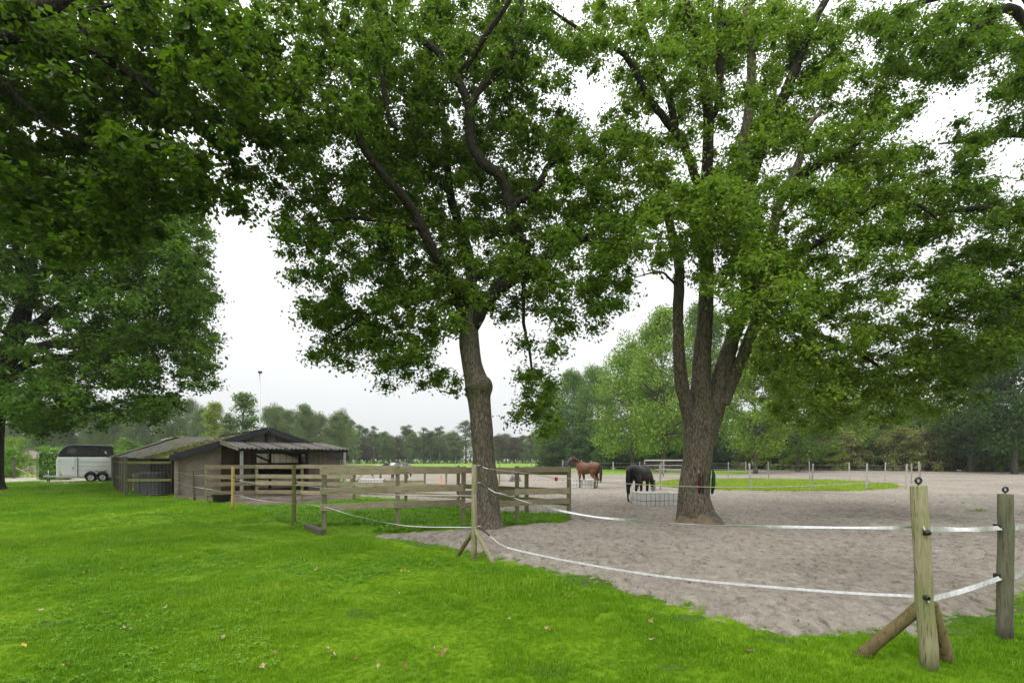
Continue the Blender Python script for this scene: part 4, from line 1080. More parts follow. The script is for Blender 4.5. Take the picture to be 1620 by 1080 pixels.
def build_stable():
    S = empty('stable', (-12.19, 26.07, 0), R(40))
    HW, ZE, ZR, L = 3.73, 1.77, 3.04, 10.0
    zt = lambda x: ZR - (ZR - ZE) * abs(x) / HW - 0.04
    # concrete end wall in courses of panels
    for k, (z0, z1) in enumerate(((0, .55), (.56, 1.1), (1.11, 1.65))):
        MB().box((-2.855, 0.06, (z0 + z1) / 2), (1.73, 0.12, z1 - z0)).build('concrete_panel', M['concrete'], S, 0.008)
    vs = []
    mb = MB(); y0, y1 = 0.0, 0.12
    q = [(-3.72, 1.66), (-1.99, 1.66), (-1.99, zt(-1.99)), (-3.72, zt(-3.72))]
    mb.add([(x, y0, z) for x, z in q] + [(x, y1, z) for x, z in q], [(0, 1, 2, 3), (7, 6, 5, 4), (0, 4, 5, 1), (1, 5, 6, 2), (2, 6, 7, 3), (3, 7, 4, 0)])
    mb.build('concrete_panel', M['concrete'], S)
    MB().box((-3.78, -0.02, 0.86), (0.14, 0.2, 1.72)).build('corner_post', M['concrete'], S, 0.01)
    # brown planks beside the opening, grey planks at the right
    x = -1.97
    while x < -0.55:
        gable_prism(MB(), x, x + 0.138, 0.03, 0.07, zt).build('plank', M['plank_dark'], S); x += 0.143
    x = 2.05
    while x < 3.66:
        gable_prism(MB(), x, x + 0.118, 0.02 + random.uniform(-.008, .008), 0.06, lambda u: min(zt(u), 2.3)).build('plank', M['plank'], S); x += 0.123
    # grey planks of the gable above the porch
    x = -1.97
    while x < 2.6:
        if zt(x) > 2.42 and zt(x + .14) > 2.42:
            v = [(x, 0, 2.36), (x + .135, 0, 2.36), (x + .135, 0, zt(x + .135)), (x, 0, zt(x))]
            mb = MB(); mb.add([(a, -0.012 + random.uniform(-.005, .005), c) for a, b, c in v] + [(a, 0.025, c) for a, b, c in v], [(0, 1, 2, 3), (7, 6, 5, 4), (0, 4, 5, 1), (1, 5, 6, 2), (2, 6, 7, 3), (3, 7, 4, 0)])
            mb.build('plank', M['plank'], S)
        x += 0.14
    MB().box((0.0, -0.05, 2.68), (0.12, 0.06, 0.6)).build('king_post', M['darkwood'], S)
    # opening frame, beams and the bars of the boxes inside
    for xx in (-0.5, 2.0): MB().box((xx, 0.05, 1.16), (0.12, 0.16, 2.32)).build('door_post', M['darkwood'], S)
    MB().bar((-2, 0.05, 2.32), (2.1, 0.05, 2.32), 0.14, 0.12).build('lintel', M['darkwood'], S)
    for xx in (-2.2, -0.6, 1.0, 2.6):
        MB().box((xx, 3.0, 1.1), (0.12, 0.12, 2.2)).build('stall_post', M['darkwood'], S)
    MB().bar((-3.5, 3.0, 1.0), (3.5, 3.0, 1.0), 0.06, 0.9).build('stall_front', M['darkwood'], S)
    MB().bar((-3.5, 3.0, 2.0), (3.5, 3.0, 2.0), 0.06, 0.10).build('stall_rail', M['darkwood'], S)
    MB().bar((-0.55, 2.9, 2.25), (1.0, 2.9, 1.5), 0.06, 0.10).build('stall_brace', M['darkwood'], S)
    for k in range(15): MB().tube([(-2.1 + k * 0.33, 3.0, 1.4), (-2.1 + k * 0.33, 3.0, 2.0)], 0.014, 6).build('stall_bar', M['darkwood'], S)
    for x0, x1 in ((-3.65, 0), (0, 3.65)): gable_prism(MB(), x0, x1, 5.95, 6.05, lambda u: zt(u) - .1).build('added_cream_partition', M['cream'], S)  # cream partition added to stand in for bright windows at the back
    # side walls: low boarding, posts and pale panes on the left; plain on the right
    MB().box((-3.70, 5.0, 0.45), (0.06, 9.9, 0.9)).build('side_boarding', M['darkwood'], S)
    MB().box((3.70, 5.0, 0.86), (0.06, 9.9, 1.72)).build('side_boarding', M['plank'], S)
    MB().box((0, 9.95, 0.86), (7.4, 0.06, 1.72)).build('back_wall', M['darkwood'], S)
    for k in range(15):
        y = 0.2 + k * 0.7
        MB().box((-3.72, y, 0.85), (0.12, 0.12, 1.7)).build('side_post', M['darkwood'], S)
        if k < 14:
            MB().box((-3.69, y + 0.35, 1.22), (0.02, 0.42, 0.55)).build('window_pane', M['pane'], S)
    MB().bar((-3.74, 0, 1.70), (-3.74, 10, 1.70), 0.1, 0.1).build('wall_plate', M['darkwood'], S)
    # roof sheets, two on the unseen right slope left out to light the interior
    sl = math.hypot(HW + .38, (ZR - ZE) / HW * (HW + .38))
    dz = (ZR - ZE) / HW * (HW + .38)
    for k in range(11):
        y = -0.35 + k * 0.96
        corrugated('roof_sheet', (-HW - .38, y, ZR - dz + 0.05 + random.uniform(-.008, .008)), (0, 1, 0), (HW + .38, 0, dz), 0.98, sl, M['roof'], S)
        if k not in (4, 5): corrugated('roof_sheet', (HW + .38, y, ZR - dz + 0.05), (0, 1, 0), (-HW - .38, 0, dz), 0.98, sl, M['roof'], S)
    MB().bar((0, -0.38, ZR + .075), (0, 10.2, ZR + .075), 0.34, 0.06).build('ridge_cap', M['roof_grey'], S)
    for s in (-1, 1):
        a = Vector((s * (HW + .36), -0.38, ZR - dz - 0.10)); b = Vector((0.0 + s * .03, -0.38, ZR - 0.11))
        mb = MB(); n = Vector((0, 0.04, 0)); h = Vector((0, 0, .30))
        vs = [a, b, b + h, a + h]; mb.add([v - n * .5 for v in vs] + [v + n * .5 for v in vs], [(0, 1, 2, 3), (7, 6, 5, 4), (0, 4, 5, 1), (1, 5, 6, 2), (2, 6, 7, 3), (3, 7, 4, 0)])
        mb.build('bargeboard', M['fascia'], S)
    # clumps of moss along the lower roof edge
    mb = MB()
    for _ in range(420):
        t = random.random(); y = random.uniform(-.3, 10)
        p = Vector((-(HW + .36) * (1 - t * t * .9), y, 0)); p.z = ZR - (ZR - ZE) / HW * abs(p.x) + 0.085
        r = random.uniform(.03, .09)
        mb.lathe(p, [(r, 0), (r * .8, r * .5), (r * .3, r * .75), (0.001, r * .8)], 6)
    o = mb.build('moss_clumps', M['moss'], S); o['kind'] = 'stuff'
    # porch: posts, beam, rafters, corrugated lean-to
    PX0, PX1, PD = -1.98, 2.64, 3.7
    for xx in (PX0 + .06, PX1 - .12): MB().box((xx, -PD + .12, 1.0), (0.11, 0.11, 2.0)).build('porch_post', M['steel'], S, 0.005)
    MB().bar((PX0, -PD + .12, 2.0), (PX1, -PD + .12, 2.0), 0.08, 0.10).build('porch_beam', M['fascia'], S)
    for k in range(5):
        xx = PX0 + .05 + k * (PX1 - PX0 - .1) / 4
        MB().bar((xx, -PD - .05, 2.03), (xx, -0.02, 2.41), 0.07, 0.10).build('rafter', M['darkwood'], S)
    pl = math.hypot(PD + .2, .4)
    for k in range(5):
        w = (PX1 - PX0 + .3) / 5
        corrugated('porch_roof_sheet', (PX0 - .15 + k * w, -PD - .2, 2.10), (1, 0, 0), (0, PD + .2, .4), w + .02, pl, M['roof_grey'], S, 0.032)
    MB().bar((PX0 - .12, -PD - .15, 2.09), (PX0 - .12, -0.05, 2.47), 0.04, 0.17).build('porch_fascia', M['plank'], S)
    tag(S, 'low grey stable with mossy corrugated gable roof and open porch', 'stable')

    # second stable further along, its ridge showing beyond the first roof
    B = empty('stable', tuple(Vector((-12.19, 26.07, 0)) + Vector((-.643, .766, 0)) * 12.6 + Vector((-.766, -.643, 0)) * 1.9), R(40))
    HW, ZE, ZR, L = 3.2, 1.85, 3.05, 8.0
    dz = (ZR - ZE) / HW * (HW + .3); sl = math.hypot(HW + .3, dz)
    for k in range(8):
        corrugated('roof_sheet', (-HW - .3, k * 1.0, ZR - dz + .04), (0, 1, 0), (HW + .3, 0, dz), 1.02, sl, M['roof'], B)
        corrugated('roof_sheet', (HW + .3, k * 1.0, ZR - dz + .04), (0, 1, 0), (-HW - .3, 0, dz), 1.02, sl, M['roof'], B)
    MB().bar((0, -.1, ZR + .08), (0, 8.1, ZR + .08), 0.36, 0.06).build('ridge_cap', M['pane'], B)
    for s in (-1, 1): MB().box((s * HW, 4.0, ZE / 2), (0.1, 7.6, ZE)).build('side_wall', M['plank_dark'], B)
    for yy in (0.2, 7.8):
        for x0, x1 in ((-HW, 0), (0, HW)):
            gable_prism(MB(), x0, x1, yy, yy + .08, lambda x: ZR - (ZR - ZE) * abs(x) / HW - .05).build('gable_wall', M['plank'], B)
    for s in (-1, 1): MB().bar((s * (HW + .3), -.03, ZR - dz - .02), (s * .05, -.03, ZR - .02), 0.04, 0.2).build('bargeboard', M['fascia'], B)
    tag(B, 'second stable roof with yellow moss showing beyond the first stable', 'stable')
    # roof piece that joins the two stables
    vs, fs = [], []
    for j in range(5):
        for i in range(9):
            t = i / 8; u = j / 4
            p = Vector((-4.11 * (1 - t), 10.15, 3.04 - .3405 * 4.11 * (1 - t) + .045)); q = Vector((-1.9 - 3.5 * (1 - t), 12.62, 3.05 - .375 * 3.5 * (1 - t) + .05))
            vs.append(p.lerp(q, u) + Vector((0, 0, random.uniform(-.02, .02))))
    for j in range(4):
        for i in range(8): b = j * 9 + i; fs.append((b, b + 1, b + 10, b + 9))
    o = MB().add(vs, fs).build('joining_roof', M['roof'], S); sd = o.modifiers.new('s', 'SOLIDIFY'); sd.thickness = .04
    # plants growing out of the rear roof
    cr, tk, H, W = proto('shrub', 1)
    for k, (x, y, m, lb) in enumerate(((280, 699, 'reds', 'red-leaved plant growing on the rear stable roof'), (284, 696, 'birch', 'yellow-green plant growing on the rear stable roof'))):
        if m == 'reds' and 'reds' not in M: M['reds'] = fleaf('red_leaf', (0.28, 0.07, 0.05))
        p = at(x, y, 35.2 - k * .4); o = empty('roof_plant', p); o.scale = (.16, .16, .09)
        c = bpy.data.objects.new('leaves', cr); COL.objects.link(c); c.parent = o
        c.material_slots[0].link = 'OBJECT'; c.material_slots[0].material = M[m]
        tag(o, lb, 'plant')

    # wire-netted pen beside the stable
    P = empty('pen_fence', (-12.19, 26.07, 0), R(40))
    pp = [(-3.95, 0.12), (-5.54, 1.04), (-5.54, 2.6), (-5.54, 4.2), (-5.54, 5.8), (-5.54, 7.4), (-5.54, 9.0)]
    for x, y in pp[1:]: MB().box((x, y, .88), (.1, .1, 1.76)).build('post', M['post_dark'], P)
    for a, b in zip(pp, pp[1:]):
        for z in (1.5, .72):
            MB().bar((*a, z), (*b, z), .04, .11).build('rail', M['board_green'], P)
    mb = MB()
    for a, b in zip(pp, pp[1:]):
        a, b = Vector((*a, 0)), Vector((*b, 0)); n = int((b - a).length / .15)
        for k in range(n):
            p = a.lerp(b, k / n); mb.bar(p + Vector((0, 0, .02)), p + Vector((0, 0, 1.45)), .004, .004)
        for k in range(13): mb.bar(a + Vector((0, 0, .1 + k * .11)), b + Vector((0, 0, .1 + k * .11)), .004, .004)
    o = mb.build('wire_netting', M['wire'], P); o['kind'] = 'stuff'
    tag(P, 'mossy railed pen fence with wire netting against the stable wall', 'fence')
    Mx = Matrix.Translation((-12.19, 26.07, 0)) @ Matrix.Rotation(R(40), 4, 'Z')
    for x, y, h, r, lb in ((-4.35, 1.15, 1.05, .48, 'dark upturned tub nearest the stable corner inside the pen'), (-4.6, 2.5, 1.0, .42, 'dark upturned tub in the middle of the three in the pen'), (-4.55, 3.7, 1.0, .4, 'dark upturned tub farthest back in the pen')):
        o = empty('barrel', Mx @ Vector((x, y, 0.0)))
        MB().lathe((0, 0, 0), [(r * 1.1, 0.03), (r * 1.08, 0.08), (r, .1), (r * .82, h - .08), (r * .84, h - .03), (r * .7, h), (0.01, h)], 28).build('shell', M['tub'], o)
        MB().lathe((0, 0, 0), [(r * 1.1, .0), (r * 1.15, .02), (r * 1.15, .06), (r * 1.06, .075)], 28).build('rim', M['black'], o)
        tag(o, lb, 'tub')
    o = empty('crate', Mx @ Vector((-4.7, 4.9, 0)), R(40))
    for s in (-1, 1):
        for k in range(4): MB().box((s * .3, 0, .12 + k * .24), (.02, .6, .18)).build('slat', M['board'], o)
        for k in range(4): MB().box((0, s * .3, .12 + k * .24), (.58, .02, .18)).build('slat', M['board'], o)
    tag(o, 'pale slatted wooden crate behind the tubs in the pen', 'crate')
build_stable()

# ================================================================== TRAILER AND LEFT YARD
M['trailer_white'] = simple('white_panel', (0.72, 0.74, 0.75), 0.35, 0.5, var=0.06, scale=2, bstr=0.02)
M['trailer_black'] = simple('glossy_black', (0.012, 0.013, 0.016), 0.18, 0.5, var=0.1, bstr=0.0)
M['glass'] = simple('tinted_glass', (0.03, 0.035, 0.04), 0.08, 0.6, var=0.1, bstr=0.0)
M['grille'] = simple('aluminium', (0.55, 0.56, 0.57), 0.35, 0.5, 0.6)
M['red'] = simple('red_plastic', (0.4, 0.02, 0.02), 0.4, 0.4)
M['tile'] = simple('roof_tile', (0.20, 0.17, 0.15), 0.9, 0.15, var=0.35, scale=3)

def extrude_xz(name, prof, y0, y1, mat, parent, bevel=0.0, smooth=False):
    n = len(prof)
    vs = [(x, y0, z) for x, z in prof] + [(x, y1, z) for x, z in prof]
    fs = [tuple(range(n)), tuple(reversed(range(n, 2 * n)))] + [(i, i + n, (i + 1) % n + n, (i + 1) % n) for i in range(n)]
    return MB().add(vs, fs, smooth).build(name, mat, parent, bevel)

def build_trailer():
    T = empty('horse_trailer', (-31.3, 38.7, 0), R(34)); T.scale = (.78, 1, 1)
    # local x to the rear (right), y away from the camera; near side at y = -0.95
    extrude_xz('lower_body', [(-2.05, .38), (2.02, .38), (2.05, 1.80), (-1.98, 1.80), (-2.05, 1.5)], -0.95, 0.95, M['trailer_white'], T, 0.05)
    top = [(-1.97, 1.81), (2.05, 1.81), (2.06, 2.55), (2.0, 2.66), (-0.9, 2.70), (-1.25, 2.66), (-1.55, 2.5), (-1.8, 2.25), (-1.93, 2.0)]
    extrude_xz('roof', top, -0.93, 0.93, M['trailer_black'], T, 0.09)
    for y in (-0.955, 0.955):
        extrude_xz('window', [(-1.35, 2.08), (-.72, 2.05), (-.58, 2.35), (-.9, 2.42), (-1.2, 2.36)], y - .012, y + .012, M['glass'], T, 0.004)
    extrude_xz('roof_vent', [(1.42, 2.1), (1.62, 2.02), (1.55, 2.16), (1.46, 2.28)], -0.97, -0.93, M['clearplastic'], T, 0.01)
    MB().box((-.53, -.965, 1.1), (.05, .03, 1.36)).build('door_seam', M['black'], T)
    d = MB().box((-1.25, -.962, 1.12), (1.0, .024, 1.2)).build('door', M['trailer_white'], T, .01)
    MB().box((-.86, -.985, 1.02), (.05, .03, .14)).build('handle', M['black'], d)
    for z in (.72, 1.5): MB().box((-1.78, -.97, z), (.1, .03, .06)).build('hinge', M['steel'], T)
    for x in (-1.72,): MB().box((x, -.97, .55), (.18, .02, .07)).build('marker_lamp', M['red'], T)
    for x in (.85, 1.48): MB().box((x, -.965, .80), (.22, .02, .04)).build('reflector', M['red'], T)
    MB().box((1.9, -.968, 1.1), (.06, .03, 1.3)).build('ramp_edge', M['grille'], T)
    for k in range(4): MB().box((.75, -.958, .55 + k * .3), (2.4, .012, .012)).build('panel_joint', M['grille'], T)
    MB().box((0, 0, .34), (4.1, 1.7, .1)).build('chassis', M['steel'], T)
    for x in (.40, 1.26):
        for y in (-.99, .99):
            w = empty('wheel', (x, y, .33)); w.parent = T; w.scale = (1.2, 1, 1)
            MB().lathe((0, 0, 0), [(.20, -.08), (.30, -.09), (.33, -.05), (.33, .05), (.30, .09), (.20, .08)], 28, 'Y').build('tyre', M['rubber'], w)
            MB().lathe((0, 0, 0), [(.205, -.085), (.19, -.05), (.10, -.06), (.06, -.085), (0.005, -.09)], 24, 'Y').build('rim', M['grille'], w)
            pr = [(.46 * math.cos(a), .42 * math.sin(a) + .02) for a in np.linspace(0.05, math.pi - .05, 12)] + [(.38 * math.cos(a), .36 * math.sin(a) + .02) for a in np.linspace(math.pi - .05, 0.05, 12)]
            f = extrude_xz('fender', pr, -.13, .10, M['rubber'], T); f.location = (x, y, .33)
    for s in (-1, 1): MB().bar((-2.0, s * .5, .42), (-3.1, 0, .45), .07, .09).build('drawbar', M['steel'], T)
    MB().box((-3.25, 0, .48), (.36, .09, .1)).build('coupling', M['black'], T, .01)
    MB().tube([(-2.75, .12, .16), (-2.75, .12, .85)], .03, 8).build('jockey_post', M['steel'], T)
    MB().lathe((-2.75, .12, .12), [(.04, -.04), (.115, -.04), (.115, .04), (.04, .04)], 16, 'Y').build('jockey_wheel', M['rubber'], T)
    tag(T, 'white horse trailer with a black domed roof parked on the path', 'trailer')

def hedge_mesh(name, L, W, H, n, ls, mat, loc, rz, label):
    o = empty(name, loc, rz)
    V = rng.uniform(-1, 1, (n, 3)); k = rng.integers(0, 3, n)
    for a in range(3):
        m = k == a; V[m, a] = np.sign(V[m, a]) * rng.uniform(.75, 1.05, m.sum())
    C = V * np.array([L / 2, W / 2, H / 2]) + np.array([0, 0, H / 2])
    C += 0.12 * np.c_[fbm(C[:, 0] * 1.5, C[:, 2] * 1.5, 3), fbm(C[:, 0] * 1.5, C[:, 2] * 1.5, 9), fbm(C[:, 0] * 1.2, C[:, 1] * 1.5, 5)]
    C[:, 2] = np.maximum(C[:, 2], .03)
    Vv, F = quads(C, V + rng.normal(size=V.shape) * .5, ls)
    link_mesh('foliage', np_mesh('foliage', Vv, F), mat, o)
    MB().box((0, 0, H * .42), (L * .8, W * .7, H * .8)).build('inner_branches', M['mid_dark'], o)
    return tag(o, label, 'hedge')

def build_left_yard():
    build_trailer()
    hedge_mesh('hedge', 2.2, 1.0, 2.55, 3000, .16, M['hedge'], tuple(at(86, 726, 41.5).xy) + (0,), 0, 'clipped bright green hedge behind the front of the trailer')
    hedge_mesh('hedge', 1.6, 1.0, 2.3, 2400, .16, M['hedge'], tuple(at(184, 726, 41.0).xy) + (0,), 0, 'clipped green hedge between the trailer and the stable')
    hedge_mesh('hedge', 3.2, 1.2, 2.6, 3600, .18, M['hedge'], tuple(at(-8, 726, 46).xy) + (0,), R(20), 'leafy hedge cut off by the left edge')
    # shed with a tiled roof
    H = empty('shed', tuple(at(58, 726, 66).xy) + (0,), R(-4))
    MB().box((0, 1.2, .95), (6.4, 2.4, 1.9)).build('wall', M['cream'], H)
    for k in range(7):
        for j in range(18):
            a = MB().box((0, 0, 0), (.39, .36, .035)).build('tile', M['tile'], H)
            a.location = (-3.3 + j * .39, -.25 + k * .30, 1.78 + k * .145 + random.uniform(-.006, .006)); a.rotation_euler = (R(25), 0, 0)
    MB().bar((-3.4, 1.95, 2.9), (3.6, 1.95, 2.9), .25, .1).build('ridge', M['tile'], H)
    MB().box((1.2, -.02, 1.1), (.9, .06, .8)).build('window', M['glass'], H)
    tag(H, 'low shed with a brown tiled roof behind the hedge', 'shed')
    F = empty('garden_fence', tuple(at(30, 726, 48).xy) + (0,))
    for k in range(12): MB().box((k * .42 - .9, 0, .5), (.09, .04, 1.0 + .04 * (k % 3))).build('picket', M['post_grey'], F)
    for z in (.3, .78): MB().bar((-1.0, .04, z), (3.9, .04, z), .03, .07).build('rail', M['post_grey'], F)
    tag(F, 'pale picket fence left of the trailer', 'fence')
    G = empty('gate_post', tuple(gr(22, 757)))
    MB().box((0, 0, .8), (.16, .16, 1.6)).build('post', M['post_dark'], G, .01)
    MB().box((0, 0, 1.63), (.22, .22, .06)).build('cap', M['post_dark'], G, .01)
    tag(G, 'dark gate post beside the path at the left', 'post')
    a, b = gr(25, 757.5), gr(64, 759)
    r = MB().tube([a + Vector((0, 0, .95)), a.lerp(b, .5) + Vector((0, 0, .5)), b + Vector((0, 0, .08))], .025, 8).build('barrier_pole', M['post_new'], None)
    tag(r, 'thin pale pole slanting from the dark gate post to the ground', 'pole')
    # lamp mast behind the stable
    Lm = empty('lamp_mast', (at(411, 726, 60).x, 60, 0))
    MB().tube([(0, 0, 0), (0, 0, 4), (0, 0, 11.4)], [.10, .085, .055], 12).build('mast', M['steel'], Lm)
    MB().box((.06, -.05, 11.55), (.42, .3, .22), R(20)).build('floodlight', M['fascia'], Lm, .03)
    MB().bar((0, 0, 11.3), (.05, -.02, 11.5), .05, .1).build('bracket', M['steel'], Lm)
    tag(Lm, 'slender floodlight mast rising behind the stable roof', 'lamp')
build_left_yard()

# ================================================================== FENCES
def round_post(name, base, top, r, mat, parent, seg=18):
    """tapered, slightly bent round post, sunk a little into the ground, chamfered head"""
    b, t = Vector(base), Vector(top)
    ax = (t - b)
    pts = [b - ax.normalized() * .06] + [b.lerp(t, k / 8) + Vector((random.uniform(-.08, .08), random.uniform(-.08, .08), 0)) * r for k in range(1, 8)] + [t]
    pts.append(t + ax.normalized() * .006)
    rad = [r * 1.05] + [r * (1.04 - .012 * k) for k in range(1, 9)] + [r * .90]
    return rough_tube(name, pts, rad, mat, parent, seg, .035, 9.0)

def board(parent, a, b, z, h, th, mat, off=(0, 0, 0), name='board'):
    a, b, off = Vector(a), Vector(b), Vector(off)
    j = lambda: random.uniform(-.012, .012)
    a2, b2 = a + off + Vector((0, 0, z + j())), b + off + Vector((0, 0, z + j()))
    c = (a2 + b2) / 2; d = b2 - a2; L = d.length
    o = MB().box((0, 0, 0), (L, th, h * random.uniform(.95, 1.05))).build(name, mat, parent, .006)
    o.location = c; o.rotation_euler = (0, -math.asin(d.z / L), math.atan2(d.y, d.x))
    return o

def insulator(parent, p, r=.022, axis='X'):
    return MB().lathe(p, [(.006, -.02), (r, -.02), (r, -.008), (r * .6, 0), (r, .008), (r, .02), (.006, .02)], 12, axis).build('insulator', M['black'], parent)

def ring_insulator(parent, p):
    p = Vector(p)
    mb = MB()
    n = 14
    pts = [p + Vector((math.cos(a) * .022, 0, .045 + math.sin(a) * .022)) for a in np.linspace(-1.1, 4.7, n)]
    mb.tube(pts, .009, 8).tube([p - Vector((0, 0, .03)), p + Vector((0, 0, .024))], .006, 8)
    return mb.build('ring_insulator', M['black'], parent)

def ribbon(name, pts, w, mat, label, cat='tape', twist=0.0, tn=1.5, th=.0015, phase=0.0):
    """flat band along pts, turning about its length"""
    S = [Vector(p) for p in spline(pts, 9)]; n = len(S)
    vs = []
    for i, p in enumerate(S):
        d = (S[min(i + 1, n - 1)] - S[max(i - 1, 0)]).normalized()
        s = d.cross(Vector((0, 0, 1))).normalized(); u = s.cross(d)
        a = phase + twist * math.sin(i / (n - 1) * math.pi * 2 * tn)
        wv = u * math.cos(a) + s * math.sin(a); nv = d.cross(wv)
        for q, r in ((-1, -1), (1, -1), (1, 1), (-1, 1)): vs.append(p + wv * (q * w / 2) + nv * (r * th / 2))
    fs = []
    for i in range(n - 1):
        for k in range(4):
            k2 = (k + 1) % 4; fs.append((i * 4 + k, i * 4 + k2, i * 4 + 4 + k2, i * 4 + 4 + k))
    fs += [(3, 2, 1, 0), tuple((n - 1) * 4 + k for k in range(4))]
    o = MB().add(vs, fs, False).build(name, mat)
    return tag(o, label, cat)

def strand(name, pts, r, mat, label, cat='rope'):
    o = MB().tube([Vector(p) for p in spline(pts, 7)], r, 6).build(name, mat)
    return tag(o, label, cat)

def build_near_fence():
    # leaning corner post with two braces (front right)
    b0 = gr(1470, 1058); t0 = at(1453, 769, b0.y)
    P0 = empty('fence_post', b0); inv = -b0
    def loc(o): o.location = inv; return o
    loc(round_post('post', b0, t0, .061, M['post'], P0, 24))
    bl, br = gr(1361, 1038), gr(1501, 1047)
    pa = at(1463, 952, b0.y + .03)
    loc(round_post('brace', bl, pa, .05, M['post_brown'], P0)); loc(round_post('brace', br, at(1474, 955, b0.y + .10), .047, M['post_brown'], P0))
    loc(ring_insulator(P0, t0)); loc(insulator(P0, at(1466, 842, b0.y - .065))); loc(insulator(P0, at(1466, 945, b0.y - .07), .018, 'Y'))
    tag(P0, 'weathered round corner post with two braces at the front right', 'post')
    # dark post to its right
    b1 = gr(1590, 1012); t1 = at(1590.5, 782, b1.y)
    P1 = empty('fence_post', b1); inv = -b1
    loc(round_post('post', b1, t1, .06, M['post_dark'], P1, 24))
    loc(ring_insulator(P1, t1))
    for y in (834, 912): loc(MB().box(at(1577, y, b1.y - .02), (.03, .05, .062)).build('tape_clip', M['black'], P1, .004))
    tag(P1, 'dark upright post right of the braced corner post', 'post')
    b3 = Vector((6.4, 5.9, 0)); P3 = empty('fence_post', b3); inv = -b3
    loc(round_post('post', b3, b3 + Vector((0, 0, 1.35)), .06, M['post_dark'], P3)); tag(P3, 'post standing beyond the right edge', 'post')
    # braced corner post in front of the first oak
    b2 = gr(750, 886); t2 = at(750.5, 735, b2.y)
    P2 = empty('fence_post', b2); inv = -b2
    loc(round_post('post', b2, t2, .047, M['post'], P2, 24))
    loc(round_post('brace', gr(723, 880), at(748, 842, b2.y + .03), .036, M['post_brown'], P2)); loc(round_post('brace', gr(781, 891), at(752, 838, b2.y - .03), .038, M['post'], P2))
    eyes = [at(757.5, 737, b2.y - .02), at(757, 764, b2.y - .03), at(757, 833, b2.y - .03)]
    for e in eyes: loc(MB().tube([e + Vector((-.03, 0, 0)), e + Vector((.01, 0, .012)), e + Vector((.045, 0, 0)), e + Vector((.01, 0, -.022))], .008, 6).build('eye_bolt', M['steel'], P2))
    tag(P2, 'pale corner post with two braces in front of the oak trunk', 'post')

    A, B = Vector((b2.x, b2.y, 0)), Vector((b0.x, b0.y, 0))
    def run(zs): return [A.lerp(B, t) + Vector((0, 0, z)) for t, z in zs]
    low = run([(.14, .315), (.22, .30), (.35, .295), (.525, .312), (.66, .355), (.776, .415), (.9, .49), (.985, .557)])
    ribbon('fence_tape', low, .023, M['tape'], 'lowest white tape sagging along the lawn edge to the corner post', twist=.2, tn=.5, phase=-.4)
    mid = run([(.12, 1.12), (.2, 1.04), (.314, .96), (.43, .919), (.525, .928), (.687, .959), (.825, 1.018), (.93, 1.07), (.985, 1.11)])
    ribbon('fence_tape', mid, .027, M['tape'], 'middle white tape crossing the foot of the forked oak', twist=1.25, tn=2.1, phase=.3)
    top = [eyes[0] + Vector((.13, -.05, -.03))] + run([(.06, 1.50), (.206, 1.447), (.4, 1.38), (.597, 1.351), (.8, 1.385)]) + [t0 + Vector((0, 0, .045))]
    strand('fence_rope', top, .003, M['rope'], 'thin top rope running past the black horse to the corner post')
    # elastic spring ends with black grips
    for k, (e, nx, lb) in enumerate(((eyes[0], top[1], 'topmost'), (eyes[1], mid[0], 'middle'), (eyes[2], low[0], 'lowest'))):
        H = empty('fence_spring', e); iv = -Vector(e)
        e = Vector(e); nx = Vector(nx)
        g0, g1 = e.lerp(nx, .06), e.lerp(nx, .42)
        drop = Vector((0, 0, -.03 if k else 0))
        o = MB().tube([g0, g0.lerp(g1, .2), g1 + drop * .4], [.012, .017, .012], 10).build('grip', M['black'], H); o.location = iv
        o = MB().tube([g1 + drop * .4, g1.lerp(nx, .5) + drop, nx], .007, 8).build('rope_end', M['tape'], H); o.location = iv
        tag(H, f'{lb} black grip and spring on the pale corner post', 'spring')
    # to the right of the corner post
    D = b3
    for z0, z1, z2, lb in ((1.115, 1.03, 1.02, 'upper'), (.56, .60, .66, 'lower')):
        p = Vector((at(1461 if z0 > 1 else 1467, 900, b0.y - .066).x, b0.y - .066, z0)); q = Vector((b1.x - .065, b1.y - .03, at(1590, 834 if z0 > 1 else 912, b1.y).z)); r = D + Vector((0, -.06, z2))
        ribbon('fence_tape', [p, p.lerp(q, .5) + Vector((0, 0, -.012)), q], .04, M['tape'], f'{lb} white tape between the braced corner post and the dark post', twist=.5 if z0 > 1 else .2, tn=1.6, phase=-.3)
        ribbon('fence_tape', [q + Vector((.13, 0, 0)), q.lerp(r, .5), r], .04, M['tape'], f'{lb} white tape leaving the dark post towards the right edge', twist=.2)

    # lawn boundary posts on the left
    posts = [('fence_post', 465, 830, 735, .05, 'board_green', 'olive post standing in the grass left of the board fence'),
             ('fence_post', 368.5, 806, 738, .052, 'post_new', 'orange-yellow new post beside the black feed tub'),
             ('fence_post', 308, 791.5, 745, .045, 'post_dark', 'dark leaning post nearest the stable wall')]
    tops = {}
    for nm, x, y, ty, r, m, lb in posts:
        b = gr(x, y); t = at(x - (3 if x == 308 else 0), ty, b.y)
        o = empty(nm, b); q = round_post('post', b, t, r, M[m], o); q.location = -b
        for z in (.55, 1.05): i = insulator(o, b + Vector((r + .015, -.02, z))); i.location = -b
        tag(o, lb, 'post'); tops[x] = b
    q513, q465, q368, q326, q308 = gr(513, 845), tops[465], tops[368.5], gr(326.5, 796), tops[308]
    wall = Vector((-15.0, 23.5, 0))
    W = lambda p, z: p + Vector((0.03, -.07, z))
    lo = [(A, .547), (A.lerp(q513, .39), .43), (A.lerp(q513, .75), .50), (q513, .61), (q465, .55), (q465.lerp(q368, .5), .47), (q368, .52), (q326, .56), (q308, .55), (wall, .62)]
